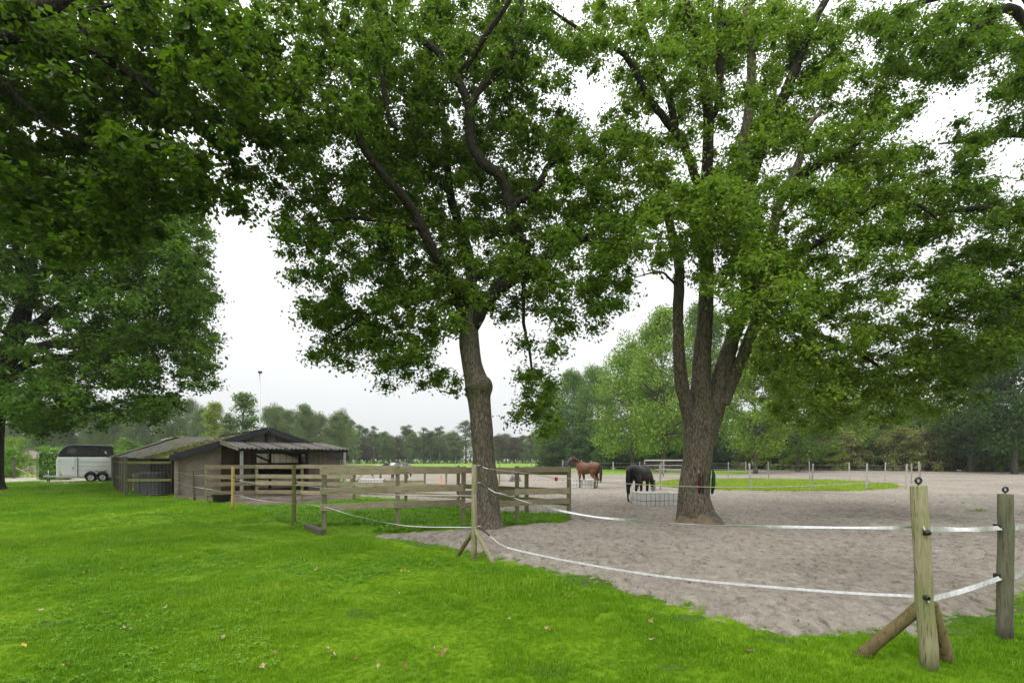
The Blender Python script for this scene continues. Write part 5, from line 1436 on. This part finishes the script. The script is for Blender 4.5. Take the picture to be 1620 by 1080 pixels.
    hi = [(A, 1.06), (A.lerp(q513, .5), .985), (q513, 1.03), (q465, 1.0), (q465.lerp(q368, .5), .95), (q368, 1.0), (q326, 1.03), (q308, 1.02), (wall, 1.08)]
    for seq, lb in ((lo, 'lower'), (hi, 'upper')):
        ribbon('fence_tape', [W(p, z) for p, z in seq], .014 if lb == 'lower' else .008, M['tape'], f'{lb} tape strung along the lawn posts towards the stable', twist=.8, tn=4)

def build_board_fences():
    F = empty('board_fence', (0, 0, 0))
    ps = [gr(513, 845), gr(629, 838), gr(733, 832), gr(818, 827), gr(900, 822)]
    for p in ps:
        o = MB().box((0, 0, .72), (.095, .095, 1.5), R(12)).build('post', M['post'], F, .008); o.location = p
    fr = Vector((-.03, -.075, 0))
    for i, (a, b) in enumerate(zip(ps, ps[1:])):
        zs = [1.37, .80, .52] if i >= 2 else [1.37, .95, .60]
        for k, z in enumerate(zs):
            board(F, a - (b - a).normalized() * .04, b + (b - a).normalized() * .04, z, .15, .032, M['board'], fr + Vector((0, -.0015 * (i % 2), 0)))
    tag(F, 'long front fence of grey-brown boards running behind the oak trunk', 'fence')
    G = empty('board_fence', (0, 0, 0))
    qs = [gr(833, 815), gr(725, 804), gr(642, 798), gr(560, 795.5), gr(478, 793), gr(406, 792), gr(326.5, 796)]
    for p in qs:
        o = MB().box((0, 0, .70), (.10, .10, 1.46), R(20)).build('post', M['post'], G, .008); o.location = p
    sq = [ps[-1] + Vector((0, .05, 0))] + qs
    for i, (a, b) in enumerate(zip(sq, sq[1:])):
        zs = (1.28, .76, .46) if i < 2 else (1.34, .72, .40)
        if i >= 4: zs = (1.36, .98, .70, .36)
        for k, z in enumerate(zs):
            board(G, a, b, z, .15, .032, M['board_green'] if i < 2 else M['board'], (0, -.07, 0))
    tag(G, 'rear fence of boards passing in front of the stable porch', 'fence')
    a, b = gr(486, 836), gr(511, 846)
    o = MB().box((0, 0, 0), ((b - a).length, .16, .12)).build('timber_beam', M['post_dark'], None, .01)
    o.location = (a + b) / 2 + Vector((0, 0, .06)); o.rotation_euler = (0, 0, math.atan2((b - a).y, (b - a).x))
    tag(o, 'short grey timber lying at the foot of the front board fence', 'beam')
    # farther rails on the sand
    H = empty('rail_fence', (0, 0, 0))
    fp = [gr(x, 768) for x in (556, 602, 672, 706, 736, 790)]
    for p in fp:
        o = MB().box((0, 0, .6), (.11, .11, 1.24)).build('post', M['post'], H, .008); o.location = p
    for i, (a, b) in enumerate(zip(fp, fp[1:])):
        for z in ((.26,) if i in (0, 1) else (.82,) if i in (2, 3) else (.9,)): board(H, a, b, z, .17, .035, M['board'], (0, -.08, 0), 'rail')
    tag(H, 'low rail fence on the sand seen through the gaps of the boards', 'fence')

def wire_fence(name, pts, h, zs, mat, label, lean=.02, r=.038, wr=.007):
    F = empty(name, (0, 0, 0))
    for p in pts:
        t = p + Vector((random.uniform(-lean, lean) * h, random.uniform(-lean, lean) * h, h * random.uniform(.96, 1.05)))
        round_post('post', p, t, r, M['post_grey'], F, 8)
    for z in zs:
        for a, b in zip(pts, pts[1:]):
            a2, b2 = a + Vector((0, -.05, z + random.uniform(-.03, .03))), b + Vector((0, -.05, z + random.uniform(-.03, .03)))
            MB().tube([a2, a2.lerp(b2, .5) - Vector((0, 0, .03)), b2], wr, 5).build('wire', mat, F)
    return tag(F, label, 'fence')

def build_far_fences():
    wire_fence('wire_fence', [gr(1045, 776)] + [gr(x, y) for x, y in ((1188, 776.5), (1284, 777.5), (1371, 777), (1433, 774), (1455, 767.5))], 1.38, (1.15, .65), M['wire'], 'thin wire fence with pale stakes along the green strip', .06, .045)
    wire_fence('wire_fence', [gr(x, y) for x, y in ((1045, 762), (1152, 757), (1216, 757), (1281, 758), (1344, 759.5), (1400, 762), (1442, 766), (1455, 767.5))], 1.42, (1.2, .7), M['wire'], 'rear wire fence with pale stakes before the shrubs', .05, .045)
    wire_fence('wire_fence', [gr(x, 750) for x in (890, 935, 970, 1012, 1050, 1120, 1180)], 1.4, (1.25, .8, .4), M['wire'], 'stake fence between the sand and the green field behind the horses', .03, .06, .01)
    wire_fence('wire_fence', [gr(x, 739.5) for x in (560, 640, 720, 790, 841, 868, 905)], 1.3, (1.1, .6), M['wire'], 'distant wire fence along the near edge of the meadow', .03, .06, .012)
    wire_fence('wire_fence', [gr(x, 741) for x in (890, 920, 955, 985, 1015, 1060, 1125, 1190)], 1.5, (1.3, .8), M['wire'], 'far stake fence in front of the dark undergrowth', .03, .07, .012)
    g0, g1 = gr(1020, 755), gr(1082, 755)
    G = empty('field_gate', g0); L = (g1 - g0).length
    for z in (1.55, 1.1, .72, .36): MB().bar((0, 0, z), (L, 0, z), .05, .13 if z > 1.5 else .09).build('bar', M['post_grey'], G)
    for x in (0, L * .48, L): MB().box((x, .05, .8), (.1, .08, 1.6)).build('upright', M['post_grey'], G)
    MB().bar((0, -.05, 1.1), (L * .48, -.05, .3), .04, .08).build('brace', M['post_dark'], G)
    tag(G, 'pale timber field gate behind the grazing black horse', 'gate')

build_near_fence()
build_board_fences()
build_far_fences()

# ================================================================== HORSES
def coat(name, body, legs, leg_z, patch=None, sock=None, spec=0.35):
    m, nt = mat_new(name)
    co = N(nt, 'ShaderNodeTexCoord'); sp = N(nt, 'ShaderNodeSeparateXYZ'); nt.links.new(co.outputs['Object'], sp.inputs[0])
    n1 = noise(nt, 7, 4); n2 = noise(nt, 40, 3, .6, 'Object', (1, 1, 3))
    c = ramp(nt, n1, [(.3, tuple(b * .75 for b in body)), (.7, tuple(min(1, b * 1.25) for b in body))])
    if patch:
        pn = noise(nt, 1.7, 2, .4)
        c = mixc(nt, ramp(nt, pn, [(.49, (0, 0, 0)), (.52, (1, 1, 1))]), c, patch)
    mr = N(nt, 'ShaderNodeMapRange'); mr.inputs['From Min'].default_value = leg_z + .12; mr.inputs['From Max'].default_value = leg_z - .12
    nt.links.new(sp.outputs['Z'], mr.inputs[0])
    c = mixc(nt, mr.outputs[0], c, legs)
    if sock:
        lt = N(nt, 'ShaderNodeMath', operation='LESS_THAN'); lt.inputs[1].default_value = sock[0]; nt.links.new(sp.outputs['Z'], lt.inputs[0])
        c = mixc(nt, lt.outputs[0], c, sock[1])
    principled(nt, c, .55, spec, 0, n2, .12, .01)
    return m

def horse(name, loc, heading, sc, neck, head, mats, label, tail_len=.8, hind=(0, .06), fore=(0, -.04), mask=None, blanket=None, mane=True, cat='horse', ear_dir=None):
    """local +x is the horse's front; neck, head: lists of (x, y, z, half height, half width)"""
    h = empty(name, loc, heading); h.scale = (sc,) * 3
    mb = MB()
    def tb(p, seg=14): 
        S = spline(p, 4)
        mb.tube([Vector(s[:3]) for s in S], [(max(.01, s[3]), max(.01, s[4])) for s in S], seg)
    tb([(-.84, 0, 1.16, .06, .05), (-.80, 0, 1.17, .17, .14), (-.66, 0, 1.2, .26, .25), (-.45, 0, 1.21, .295, .285), (-.18, 0, 1.15, .30, .29), (.1, 0, 1.12, .315, .29), (.32, 0, 1.16, .335, .26), (.52, 0, 1.17, .30, .21), (.66, 0, 1.13, .2, .14), (.72, 0, 1.11, .06, .05)])
    tb(neck); tb(head)
    # hind legs: stifle forward, hock back; front legs straight
    for s, o in ((1, hind[0]), (-1, hind[1])):
        y = s * .15
        tb([(-.55, y * .8, 1.22, .20, .10), (-.52, y, 1.02, .22, .13), (-.47, y * 1.05, .86, .16, .105), (-.58 + o * .4, y, .68, .095, .07), (-.70 + o * .7, y, .53, .068, .05), (-.675 + o, y, .38, .042, .036), (-.66 + o, y, .2, .04, .034), (-.63 + o, y, .125, .048, .042), (-.60 + o, y, .06, .05, .046), (-.585 + o, y, 0.0, .062, .056)], 12)
    for s, o in ((1, fore[0]), (-1, fore[1])):
        y = s * .14
        tb([(.40, y * .8, 1.15, .18, .08), (.44, y, .95, .14, .085), (.42 + o * .4, y, .75, .088, .065), (.43 + o * .7, y, .52, .06, .055), (.43 + o * .8, y, .46, .055, .05), (.42 + o, y, .38, .038, .035), (.42 + o, y, .2, .037, .034), (.43 + o, y, .125, .046, .042), (.46 + o, y, .06, .048, .046), (.475 + o, y, 0.0, .062, .056)], 12)
    # ears at the poll
    hp = Vector(head[0][:3]); hd = (Vector(head[-1][:3]) - hp).normalized()
    upv = Vector(ear_dir) if ear_dir else Vector((-.15, 0, 1))
    for s in (-1, 1):
        b = hp + Vector((0, s * .055, 0)) + upv.normalized() * .05
        mb.tube([b, b + upv.normalized() * .09 + Vector((0, s * .02, 0)), b + upv.normalized() * .16 + Vector((0, s * .025, 0))], [.04, .035, .008], 8)
    me = mb.mesh('body')
    tmp = bpy.data.objects.new('tmp', me); COL.objects.link(tmp)
    r = tmp.modifiers.new('r', 'REMESH'); r.mode = 'VOXEL'; r.voxel_size = .022; r.use_smooth_shade = True
    s = tmp.modifiers.new('s', 'SMOOTH'); s.iterations = 7; s.factor = .5
    dg = bpy.context.evaluated_depsgraph_get()
    body = bpy.data.meshes.new_from_object(tmp.evaluated_get(dg))
    bpy.data.objects.remove(tmp); bpy.data.meshes.remove(me)
    body.name = 'body'; body.materials.clear(); body.materials.append(mats[0])
    body.polygons.foreach_set('use_smooth', np.ones(len(body.polygons), bool))
    link_mesh('body', body, None, h)
    # tail of many hanging strands
    tm = MB()
    for k in range(26):
        a = random.uniform(-.045, .045); e = random.uniform(.75, 1.05) * tail_len
        p = [Vector((-.80, a * .5, 1.36)), Vector((-.90, a, 1.30)), Vector((-.94, a * 1.6, 1.08)), Vector((-.93 + random.uniform(-.03, .03), a * 2.0, 1.34 - e * .65)), Vector((-.91 + random.uniform(-.05, .05), a * 1.3, 1.34 - e))]
        tm.tube([Vector(q) for q in spline(p, 3)], [.014] * 4 + [.026] * 5 + [.02] * 3 + [.006], 5)
    tm.build('tail', mats[1], h)
    if mane:
        mm = MB(); S = spline([(q[0], q[1], q[2], q[3]) for q in neck], 6)
        for k, q in enumerate(S[3:]):
            d = Vector(S[min(k + 4, len(S) - 1)][:3]) - Vector(S[k + 2][:3]); d.normalize()
            upn = Vector((-d.z, 0, d.x)) if d.x * 1 + 0 > -1 else Vector((0, 0, 1))
            if upn.z < -.2: upn = -upn
            c = Vector(q[:3]) + upn * (q[3] * .98)
            for j in range(3):
                e = random.uniform(.10, .18)
                mm.tube([c, c + Vector((random.uniform(-.03, .02), .05, -.02)), c + Vector((random.uniform(-.04, .02), .10, -e))], [.016, .02, .005], 5)
        mm.build('mane', mats[1], h)
    if mask:
        S = spline([(q[0], q[1], q[2], q[3] * 1.0 + .008, q[4] * 1.0 + .008) for q in head], 4); S = S[4:-3]
        MB().tube([Vector(q[:3]) for q in S], [(q[3], q[4]) for q in S], 14).build('fly_mask', mask, h)
    if blanket:
        n = 14; vs, fs = [], []
        st = spline([(-.86, 1.16, .17, .14), (-.66, 1.2, .29, .28), (-.45, 1.21, .325, .315), (-.18, 1.15, .33, .32), (.1, 1.12, .345, .32), (.32, 1.16, .365, .29), (.56, 1.17, .31, .22)], 4)
        for q in st:
            for k in range(n + 1):
                a = R(-35) + (R(250)) * k / n
                vs.append((q[0], math.cos(a) * q[3], q[1] + math.sin(a) * q[2]))
        for i in range(len(st) - 1):
            for k in range(n): b = i * (n + 1) + k; fs.append((b, b + 1, b + n + 2, b + n + 1))
        o = MB().add(vs, fs, True).build('blanket', blanket, h)
        sd = o.modifiers.new('s', 'SOLIDIFY'); sd.thickness = .012
    return tag(h, label, cat)

def build_horses():
    black = coat('black_coat', (.014, .009, .0065), (.006, .005, .004), .5, None, (.085, (.45, .42, .38)), .3)
    hair = simple('black_hair', (.008, .007, .007), .55, .35)
    chest = coat('chestnut_coat', (.14, .054, .025), (.085, .04, .024), .55, None, None, .4)
    hairc = simple('dark_tail', (.035, .025, .02), .6, .3)
    maskd = simple('dark_fly_mask', (.06, .06, .065), .7, .2); maskg = simple('grey_fly_mask', (.36, .34, .31), .7, .2)
    # black horse with its head down in the feeder, seen from behind its flank
    hd = R(50); p = gr(1000, 796.5) + Vector((math.cos(hd), math.sin(hd), 0)) * .60
    horse('horse', p, hd, .97, [(.34, 0, 1.22, .26, .14), (.66, 0, 1.20, .21, .11), (.92, .0, 1.02, .165, .09), (1.10, 0, .80, .13, .08), (1.16, 0, .66, .10, .07)],
          [(1.12, 0, .74, .10, .085), (1.20, 0, .62, .125, .095), (1.24, 0, .46, .10, .075), (1.25, 0, .30, .07, .058), (1.25, 0, .24, .04, .04)], (black, hair), 'black horse with lowered head eating from the caged feeder beside the forked oak', .95, (0, .16), (0, -.06), maskg, ear_dir=(.6, 0, .5))
    # chestnut horse with raised head, facing away to the left
    p = gr(931, 773.5) + Vector((-.05, .1, 0))
    horse('horse', p, R(133), 1.0, [(.36, 0, 1.24, .26, .14), (.62, 0, 1.38, .20, .11), (.84, 0.04, 1.54, .17, .095), (.97, .1, 1.64, .13, .085)],
          [(.94, .10, 1.68, .10, .085), (1.02, .18, 1.60, .14, .10), (1.10, .31, 1.44, .105, .08), (1.16, .42, 1.28, .075, .065), (1.18, .45, 1.23, .045, .045)], (chest, hairc), 'chestnut horse with dark face standing beside the farther feeder', .95, (0, .1), (0, -.12), maskd)
    # two animals behind the boards
    pinto = coat('pinto_coat', (.24, .085, .035), (.5, .46, .4), .4, (.72, .70, .66))
    hp = simple('pale_hair', (.55, .5, .42), .7, .2)
    p = gr(581, 766); horse('pony', p, R(12), .80, [(.36, 0, 1.24, .26, .15), (.62, 0, 1.34, .21, .12), (.86, 0, 1.42, .16, .10), (.98, 0, 1.44, .12, .08)],
          [(.94, 0, 1.48, .10, .085), (1.08, 0, 1.42, .125, .095), (1.22, 0, 1.28, .10, .075), (1.30, 0, 1.14, .07, .06), (1.32, 0, 1.1, .04, .04)], (pinto, hp), 'brown and white pony behind the boards at the stable corner', .8, cat='pony')
    grey = coat('grey_coat', (.12, .12, .125), (.10, .10, .105), .4)
    rug = coat('patched_rug', (.10, .10, .11), (.3, .3, .31), .2, (.55, .55, .56), None, .15)
    p = gr(630, 765); horse('horse', p, R(176), .93, [(.36, 0, 1.22, .26, .14), (.64, 0, 1.30, .20, .11), (.9, 0, 1.30, .155, .09), (1.05, 0, 1.26, .12, .08)],
          [(1.02, 0, 1.3, .10, .085), (1.14, 0, 1.22, .125, .095), (1.24, 0, 1.06, .10, .075), (1.30, 0, .92, .07, .06), (1.31, 0, .88, .04, .04)], (grey, hair), 'dark grey horse in a pale patched rug behind the boards', .8, blanket=rug)
build_horses()

# ================================================================== SMALL THINGS
M['ibc'] = simple('white_plastic_tub', (0.82, 0.81, 0.77), 0.45, 0.4, var=0.12, scale=3)
M['hay'] = simple('hay', (0.30, 0.24, 0.12), 0.95, 0.1, var=0.5, scale=20)
M['cone'] = simple('faded_orange', (0.55, 0.27, 0.18), 0.6, 0.3)
M['cagebar'] = simple('cage_steel', (0.12, 0.12, 0.12), 0.5, 0.4, 0.4)
M['netred'] = simple('red_net', (0.085, 0.02, 0.015), 0.8, 0.1, var=0.4, scale=30)
M['netgreen'] = simple('green_bag', (0.008, 0.05, 0.03), 0.7, 0.2, var=0.4, scale=12)

def feeder(loc, rz, label):
    F = empty('hay_feeder', loc, rz)
    w, d, h = 1.36, .98, .46
    mb = MB()
    for x0, x1, y0, y1 in ((-w / 2, w / 2, -d / 2, -d / 2 + .03), (-w / 2, w / 2, d / 2 - .03, d / 2), (-w / 2, -w / 2 + .03, -d / 2 + .03, d / 2 - .03), (w / 2 - .03, w / 2, -d / 2 + .03, d / 2 - .03)):
        mb.box(((x0 + x1) / 2, (y0 + y1) / 2, .04 + h / 2), (x1 - x0, y1 - y0, h))
    mb.box((0, 0, .055), (w - .06, d - .06, .03))
    mb.build('tub', M['ibc'], F, .015)
    c = .035; n = 9
    for s in (-1, 1):
        for k in range(n + 1):
            x = -w / 2 - c + (w + 2 * c) * k / n; MB().tube([(x, s * (d / 2 + c), .0), (x, s * (d / 2 + c), h + .03)], .007, 6).build('bar', M['cagebar'], F)
        for k in range(1, n - 1):
            y = -d / 2 - c + (d + 2 * c) * k / (n - 1); MB().tube([(s * (w / 2 + c), y, 0), (s * (w / 2 + c), y, h + .03)], .007, 6).build('bar', M['cagebar'], F)
    for z in (.03, .24, h + .03):
        q = [(-w / 2 - c, -d / 2 - c, z), (w / 2 + c, -d / 2 - c, z), (w / 2 + c, d / 2 + c, z), (-w / 2 - c, d / 2 + c, z)]
        for a, b in zip(q, q[1:] + q[:1]): MB().tube([a, b], .008, 6).build('hoop', M['cagebar'], F)
    mb = MB()
    for _ in range(260):
        p = Vector((random.uniform(-.5, .5), random.uniform(-.4, .4), random.uniform(.1, .3))); e = p + Vector((random.uniform(-.2, .2), random.uniform(-.2, .2), random.uniform(-.05, .08)))
        mb.tube([p, e], .004, 3)
    o = mb.build('hay', M['hay'], F); o['kind'] = 'stuff'
    return tag(F, label, 'feeder')

def leaf_shape(s):
    pts = []
    for k in range(10):
        a = 2 * math.pi * k / 10; r = s * (1.0 if k % 2 == 0 else .55) * random.uniform(.8, 1.15)
        pts.append((math.cos(a) * r, math.sin(a) * r * .8, .012 * math.cos(2 * a) + random.uniform(0, .012)))
    return MB().add([(0, 0, .004)] + pts, [(0, k + 1, (k + 1) % 10 + 1) for k in range(10)]).mesh('fallen_leaf')

def build_small():
    feeder(gr(1042, 803) + Vector((.05, .5, 0)), R(7), 'white tub in a wire cage that the black horse eats from')
    feeder(gr(923, 773) + Vector((0, .6, 0)), R(-14), 'farther white caged feeder beside the chestnut horse')
    feeder(gr(588, 771), R(6), 'caged white feeder half hidden behind the board fence')
    # nets hung on the forked oak
    t = gr(1105, 830)
    o = empty('hay_net', t + Vector((-.12, -.40, .82)))
    MB().tube([(0, .03, .48), (0, -.02, .36), (0, -.03, .15), (0, 0, 0)], [(.015, .015), (.04, .035), (.045, .04), (.02, .02)], 12).build('bag', M['netred'], o)
    MB().tube([(0, .03, .46), (.01, .08, .60)], .008, 6).build('cord', M['rope'], o); tag(o, 'dull red net hanging on the forked oak trunk', 'net')
    o = empty('hay_net', t + Vector((-.03, -.40, .80)))
    MB().tube([(0, .03, .5), (0, -.01, .36), (0, -.01, .15), (0, .01, 0)], [(.01, .01), (.018, .02), (.02, .02), (.012, .012)], 10).build('bag', M['netgreen'], o); tag(o, 'narrow green strap beside the red net on the oak', 'strap')
    o = empty('feed_bag', t + Vector((.25, -.24, .80)))
    MB().tube([(.02, 0, .60), (.03, -.02, .45), (.02, -.03, .22), (0, 0, 0)], [(.015, .015), (.045, .045), (.05, .05), (.03, .03)], 12).build('bag', M['netgreen'], o)
    MB().tube([(.02, 0, .58), (-.04, .06, .70)], .01, 6).build('strap', M['netgreen'], o); tag(o, 'green bag hanging on the right side of the forked oak trunk', 'bag')
    # bare patch without bark at the foot of the forked oak
    vs, fs = [], []; n = 30
    for i in range(n + 1):
        a = R(190 + 165 * i / n); ht = .30 + .10 * math.sin(i * .55) + .05 * random.uniform(-1, 1) - .12 * abs(i / n - .45)
        for j in range(5):
            u = j / 4; z = .02 + u * ht; r = .445 + .24 * (1 - min(1, z / .34)) ** 1.7 + (.012 if j < 4 else -.05)
            vs.append((-.035 + math.cos(a) * r, math.sin(a) * r, z))
    for i in range(n):
        for j in range(4): b = i * 5 + j; fs.append((b, b + 5, b + 6, b + 1))
    tr2 = [q for q in bpy.data.objects if q.get('label', '').startswith('oak forking')][0]
    MB().add(vs, fs, True).build('bare_scar', M['scar'], tr2)
    # cone, dark hump, feed tub, red grip
    p = gr(698, 767); o = empty('traffic_cone', p)
    MB().lathe((0, 0, 0), [(.17, .03), (.13, .04), (.035, .62), (.03, .64), (.001, .64)], 20).build('cone', M['cone'], o)
    MB().box((0, 0, .018), (.38, .38, .036)).build('base', M['cone'], o, .005); tag(o, 'faded orange cone on the sand beyond the board fence', 'cone')
    p = gr(815, 762.5); o = empty('hay_bag', p)
    me = MB().lathe((0, 0, 0), [(.40, 0), (.42, .12), (.36, .34), (.22, .5), (.001, .55)], 24).mesh('hump')
    m, nt = mat_new('speckled_net'); nz = noise(nt, 22, 3); principled(nt, ramp(nt, nz, [(.5, (.035, .035, .038)), (.58, (.4, .4, .4))]), .9, .1, 0, nz, .4)
    link_mesh('sack', me, m, o); MB().lathe((0, 0, .5), [(.05, 0), (.06, .05), (.001, .09)], 10).build('knot', M['black'], o)
    tag(o, 'dark speckled round hump on the sand right of the oak trunk', 'hay bag')
    p = gr(351, 795); o = empty('feed_tub', p)
    r = .33
    MB().lathe((0, 0, 0), [(.001, .015), (r * .8, .0), (r * .85, .02), (r, .30), (r * 1.06, .31), (r * 1.06, .335), (r * .98, .335), (r * .82, .04), (.001, .035)], 28).build('bowl', M['tub'], o)
    for s in (-1, 1): MB().tube([(s * r * .98, -.08, .30), (s * (r + .06), -.05, .27), (s * (r + .06), .05, .27), (s * r * .98, .08, .30)], .012, 6).build('handle', M['tub'], o)
    tag(o, 'low round black feed tub on the grass before the stable', 'tub')
    o = empty('rope_grip', at(880, 757, 12.9)); MB().lathe((0, 0, 0), [(.01, -.04), (.055, -.03), (.06, 0), (.055, .03), (.01, .04)], 14, 'X').build('disc', M['red'], o)
    MB().tube([(-.5, .15, .10), (0, 0, 0), (.31, 1.2, -.08)], .006, 6).build('cord', M['rope'], o); tag(o, 'small red grip on a cord beside the end post of the boards', 'grip')
    for x, y, s, lb in ((1546, 812, .28, 'small green leafy twig lying on the sand before the dark post'), (1512, 800, .0, '')):
        if not s: continue
        q = gr(x, y); C = np.array([tuple(q + Vector((random.gauss(0, .14), random.gauss(0, .08), random.uniform(.05, .12)))) for _ in range(60)])
        V, F = leaves(C, rng.normal(size=C.shape) * .5 + np.array([0, 0, 1]), .07, .5)
        o = link_mesh('leafy_twig', np_mesh('leafy_twig', V, F), M['leaf_oak_lit']); tag(o, lb, 'twig')
    # bits of leaf and bark trodden into the sand
    n = 7000
    x = rng.uniform(-4, 16, n); y = 4.5 + 16 * rng.random(n) ** 1.3
    k = (sand_mask(x, y) > .1) & (np.abs(x) < y * 1.03 + 1) & (fbm(x * .5, y * .5, 5., 3) + rng.normal(0, .35, n) > 0)
    C = np.c_[x[k], y[k], np.full(k.sum(), .075)]
    V, F = leaves(C, rng.normal(size=C.shape) * .6 + np.array([0, 0, 1]), .028, .6)
    tag(link_mesh('sand_litter', np_mesh('sand_litter', V, F), simple('litter', (.10, .075, .05), .9, .1, var=.5, scale=2)), 'small brown bits of leaf and bark on the sand', 'litter', None, 'stuff')
    # fallen leaves on the lawn
    cols = [simple('leaf_yellow', (.5, .34, .05), .7, .2, var=.3), simple('leaf_tan', (.28, .18, .08), .8, .2, var=.3), simple('leaf_pale', (.40, .32, .19), .8, .2, var=.25), simple('leaf_orange', (.22, .12, .04), .8, .2, var=.3)]
    shapes = [leaf_shape(.044) for _ in range(7)]
    known = [(42, 1027, 0), (104, 1059, 0), (135, 909, 1), (172, 874, 0), (192, 903, 0), (24, 876, 3), (393, 851, 1), (583, 917, 3), (610, 909, 1), (634, 907, 0), (640, 906, 0), (645, 908, 0), (633, 943, 2), (415, 1061, 2), (1190, 1037, 2), (1185, 1035, 3), (898, 950, 1), (1030, 988, 1), (527, 1043, 2), (195, 1000, 2), (205, 1001, 2), (110, 970, 2), (65, 970, 2), (48, 947, 1), (212, 980, 1), (175, 979, 2), (172, 798, 3), (110, 785, 1), (285, 840, 0), (350, 1015, 2), (640, 1060, 3), (600, 1062, 2), (1032, 1019, 2), (865, 1000, 2), (870, 1002, 3), (805, 985, 2), (685, 1031, 2), (705, 1034, 1), (561, 1048, 3), (530, 958, 1), (500, 905, 2), (480, 890, 1)]
    rs = random.Random(3)
    for _ in range(8):
        known.append((rs.uniform(0, 1100), 800 + 270 * rs.random() ** .8, rs.choice((1, 1, 2, 2, 3, 0))))
    for x, y, c in known:
        p = gr(x, y)
        if float(sand_mask(np.array(p.x), np.array(p.y))) > -.1: continue
        o = bpy.data.objects.new('fallen_leaf', shapes[rs.randrange(7)]); COL.objects.link(o)
        if not o.data.materials: o.data.materials.append(cols[c])
        o.material_slots[0].link = 'OBJECT'; o.material_slots[0].material = cols[c]
        s = rs.uniform(.5, 1.0); o.location = p + Vector((0, 0, .045)); o.scale = (s, s, s * 1.4)
        o.rotation_euler = (rs.uniform(-.5, .5), rs.uniform(-.5, .5), rs.uniform(0, 6.28))
        tag(o, 'fallen autumn leaf lying on the green lawn', 'leaf', 'fallen leaves on the lawn')
build_small()

# ------------------------------------------------------------------ haze
def build_haze():
    m, nt = mat_new('haze')
    v = N(nt, 'ShaderNodeVolumePrincipled')
    v.inputs['Color'].default_value = (.86, .91, .95, 1)
    v.inputs['Density'].default_value = 0.00035
    v.inputs['Anisotropy'].default_value = 0.2
    o = N(nt, 'ShaderNodeOutputMaterial'); nt.links.new(v.outputs[0], o.inputs['Volume'])
    b = MB().box((0, 230, 15.5), (860, 600, 33)).build('haze', m)
    tag(b, 'thin pale haze in the air over the fields', 'haze', None, 'stuff')
build_haze()
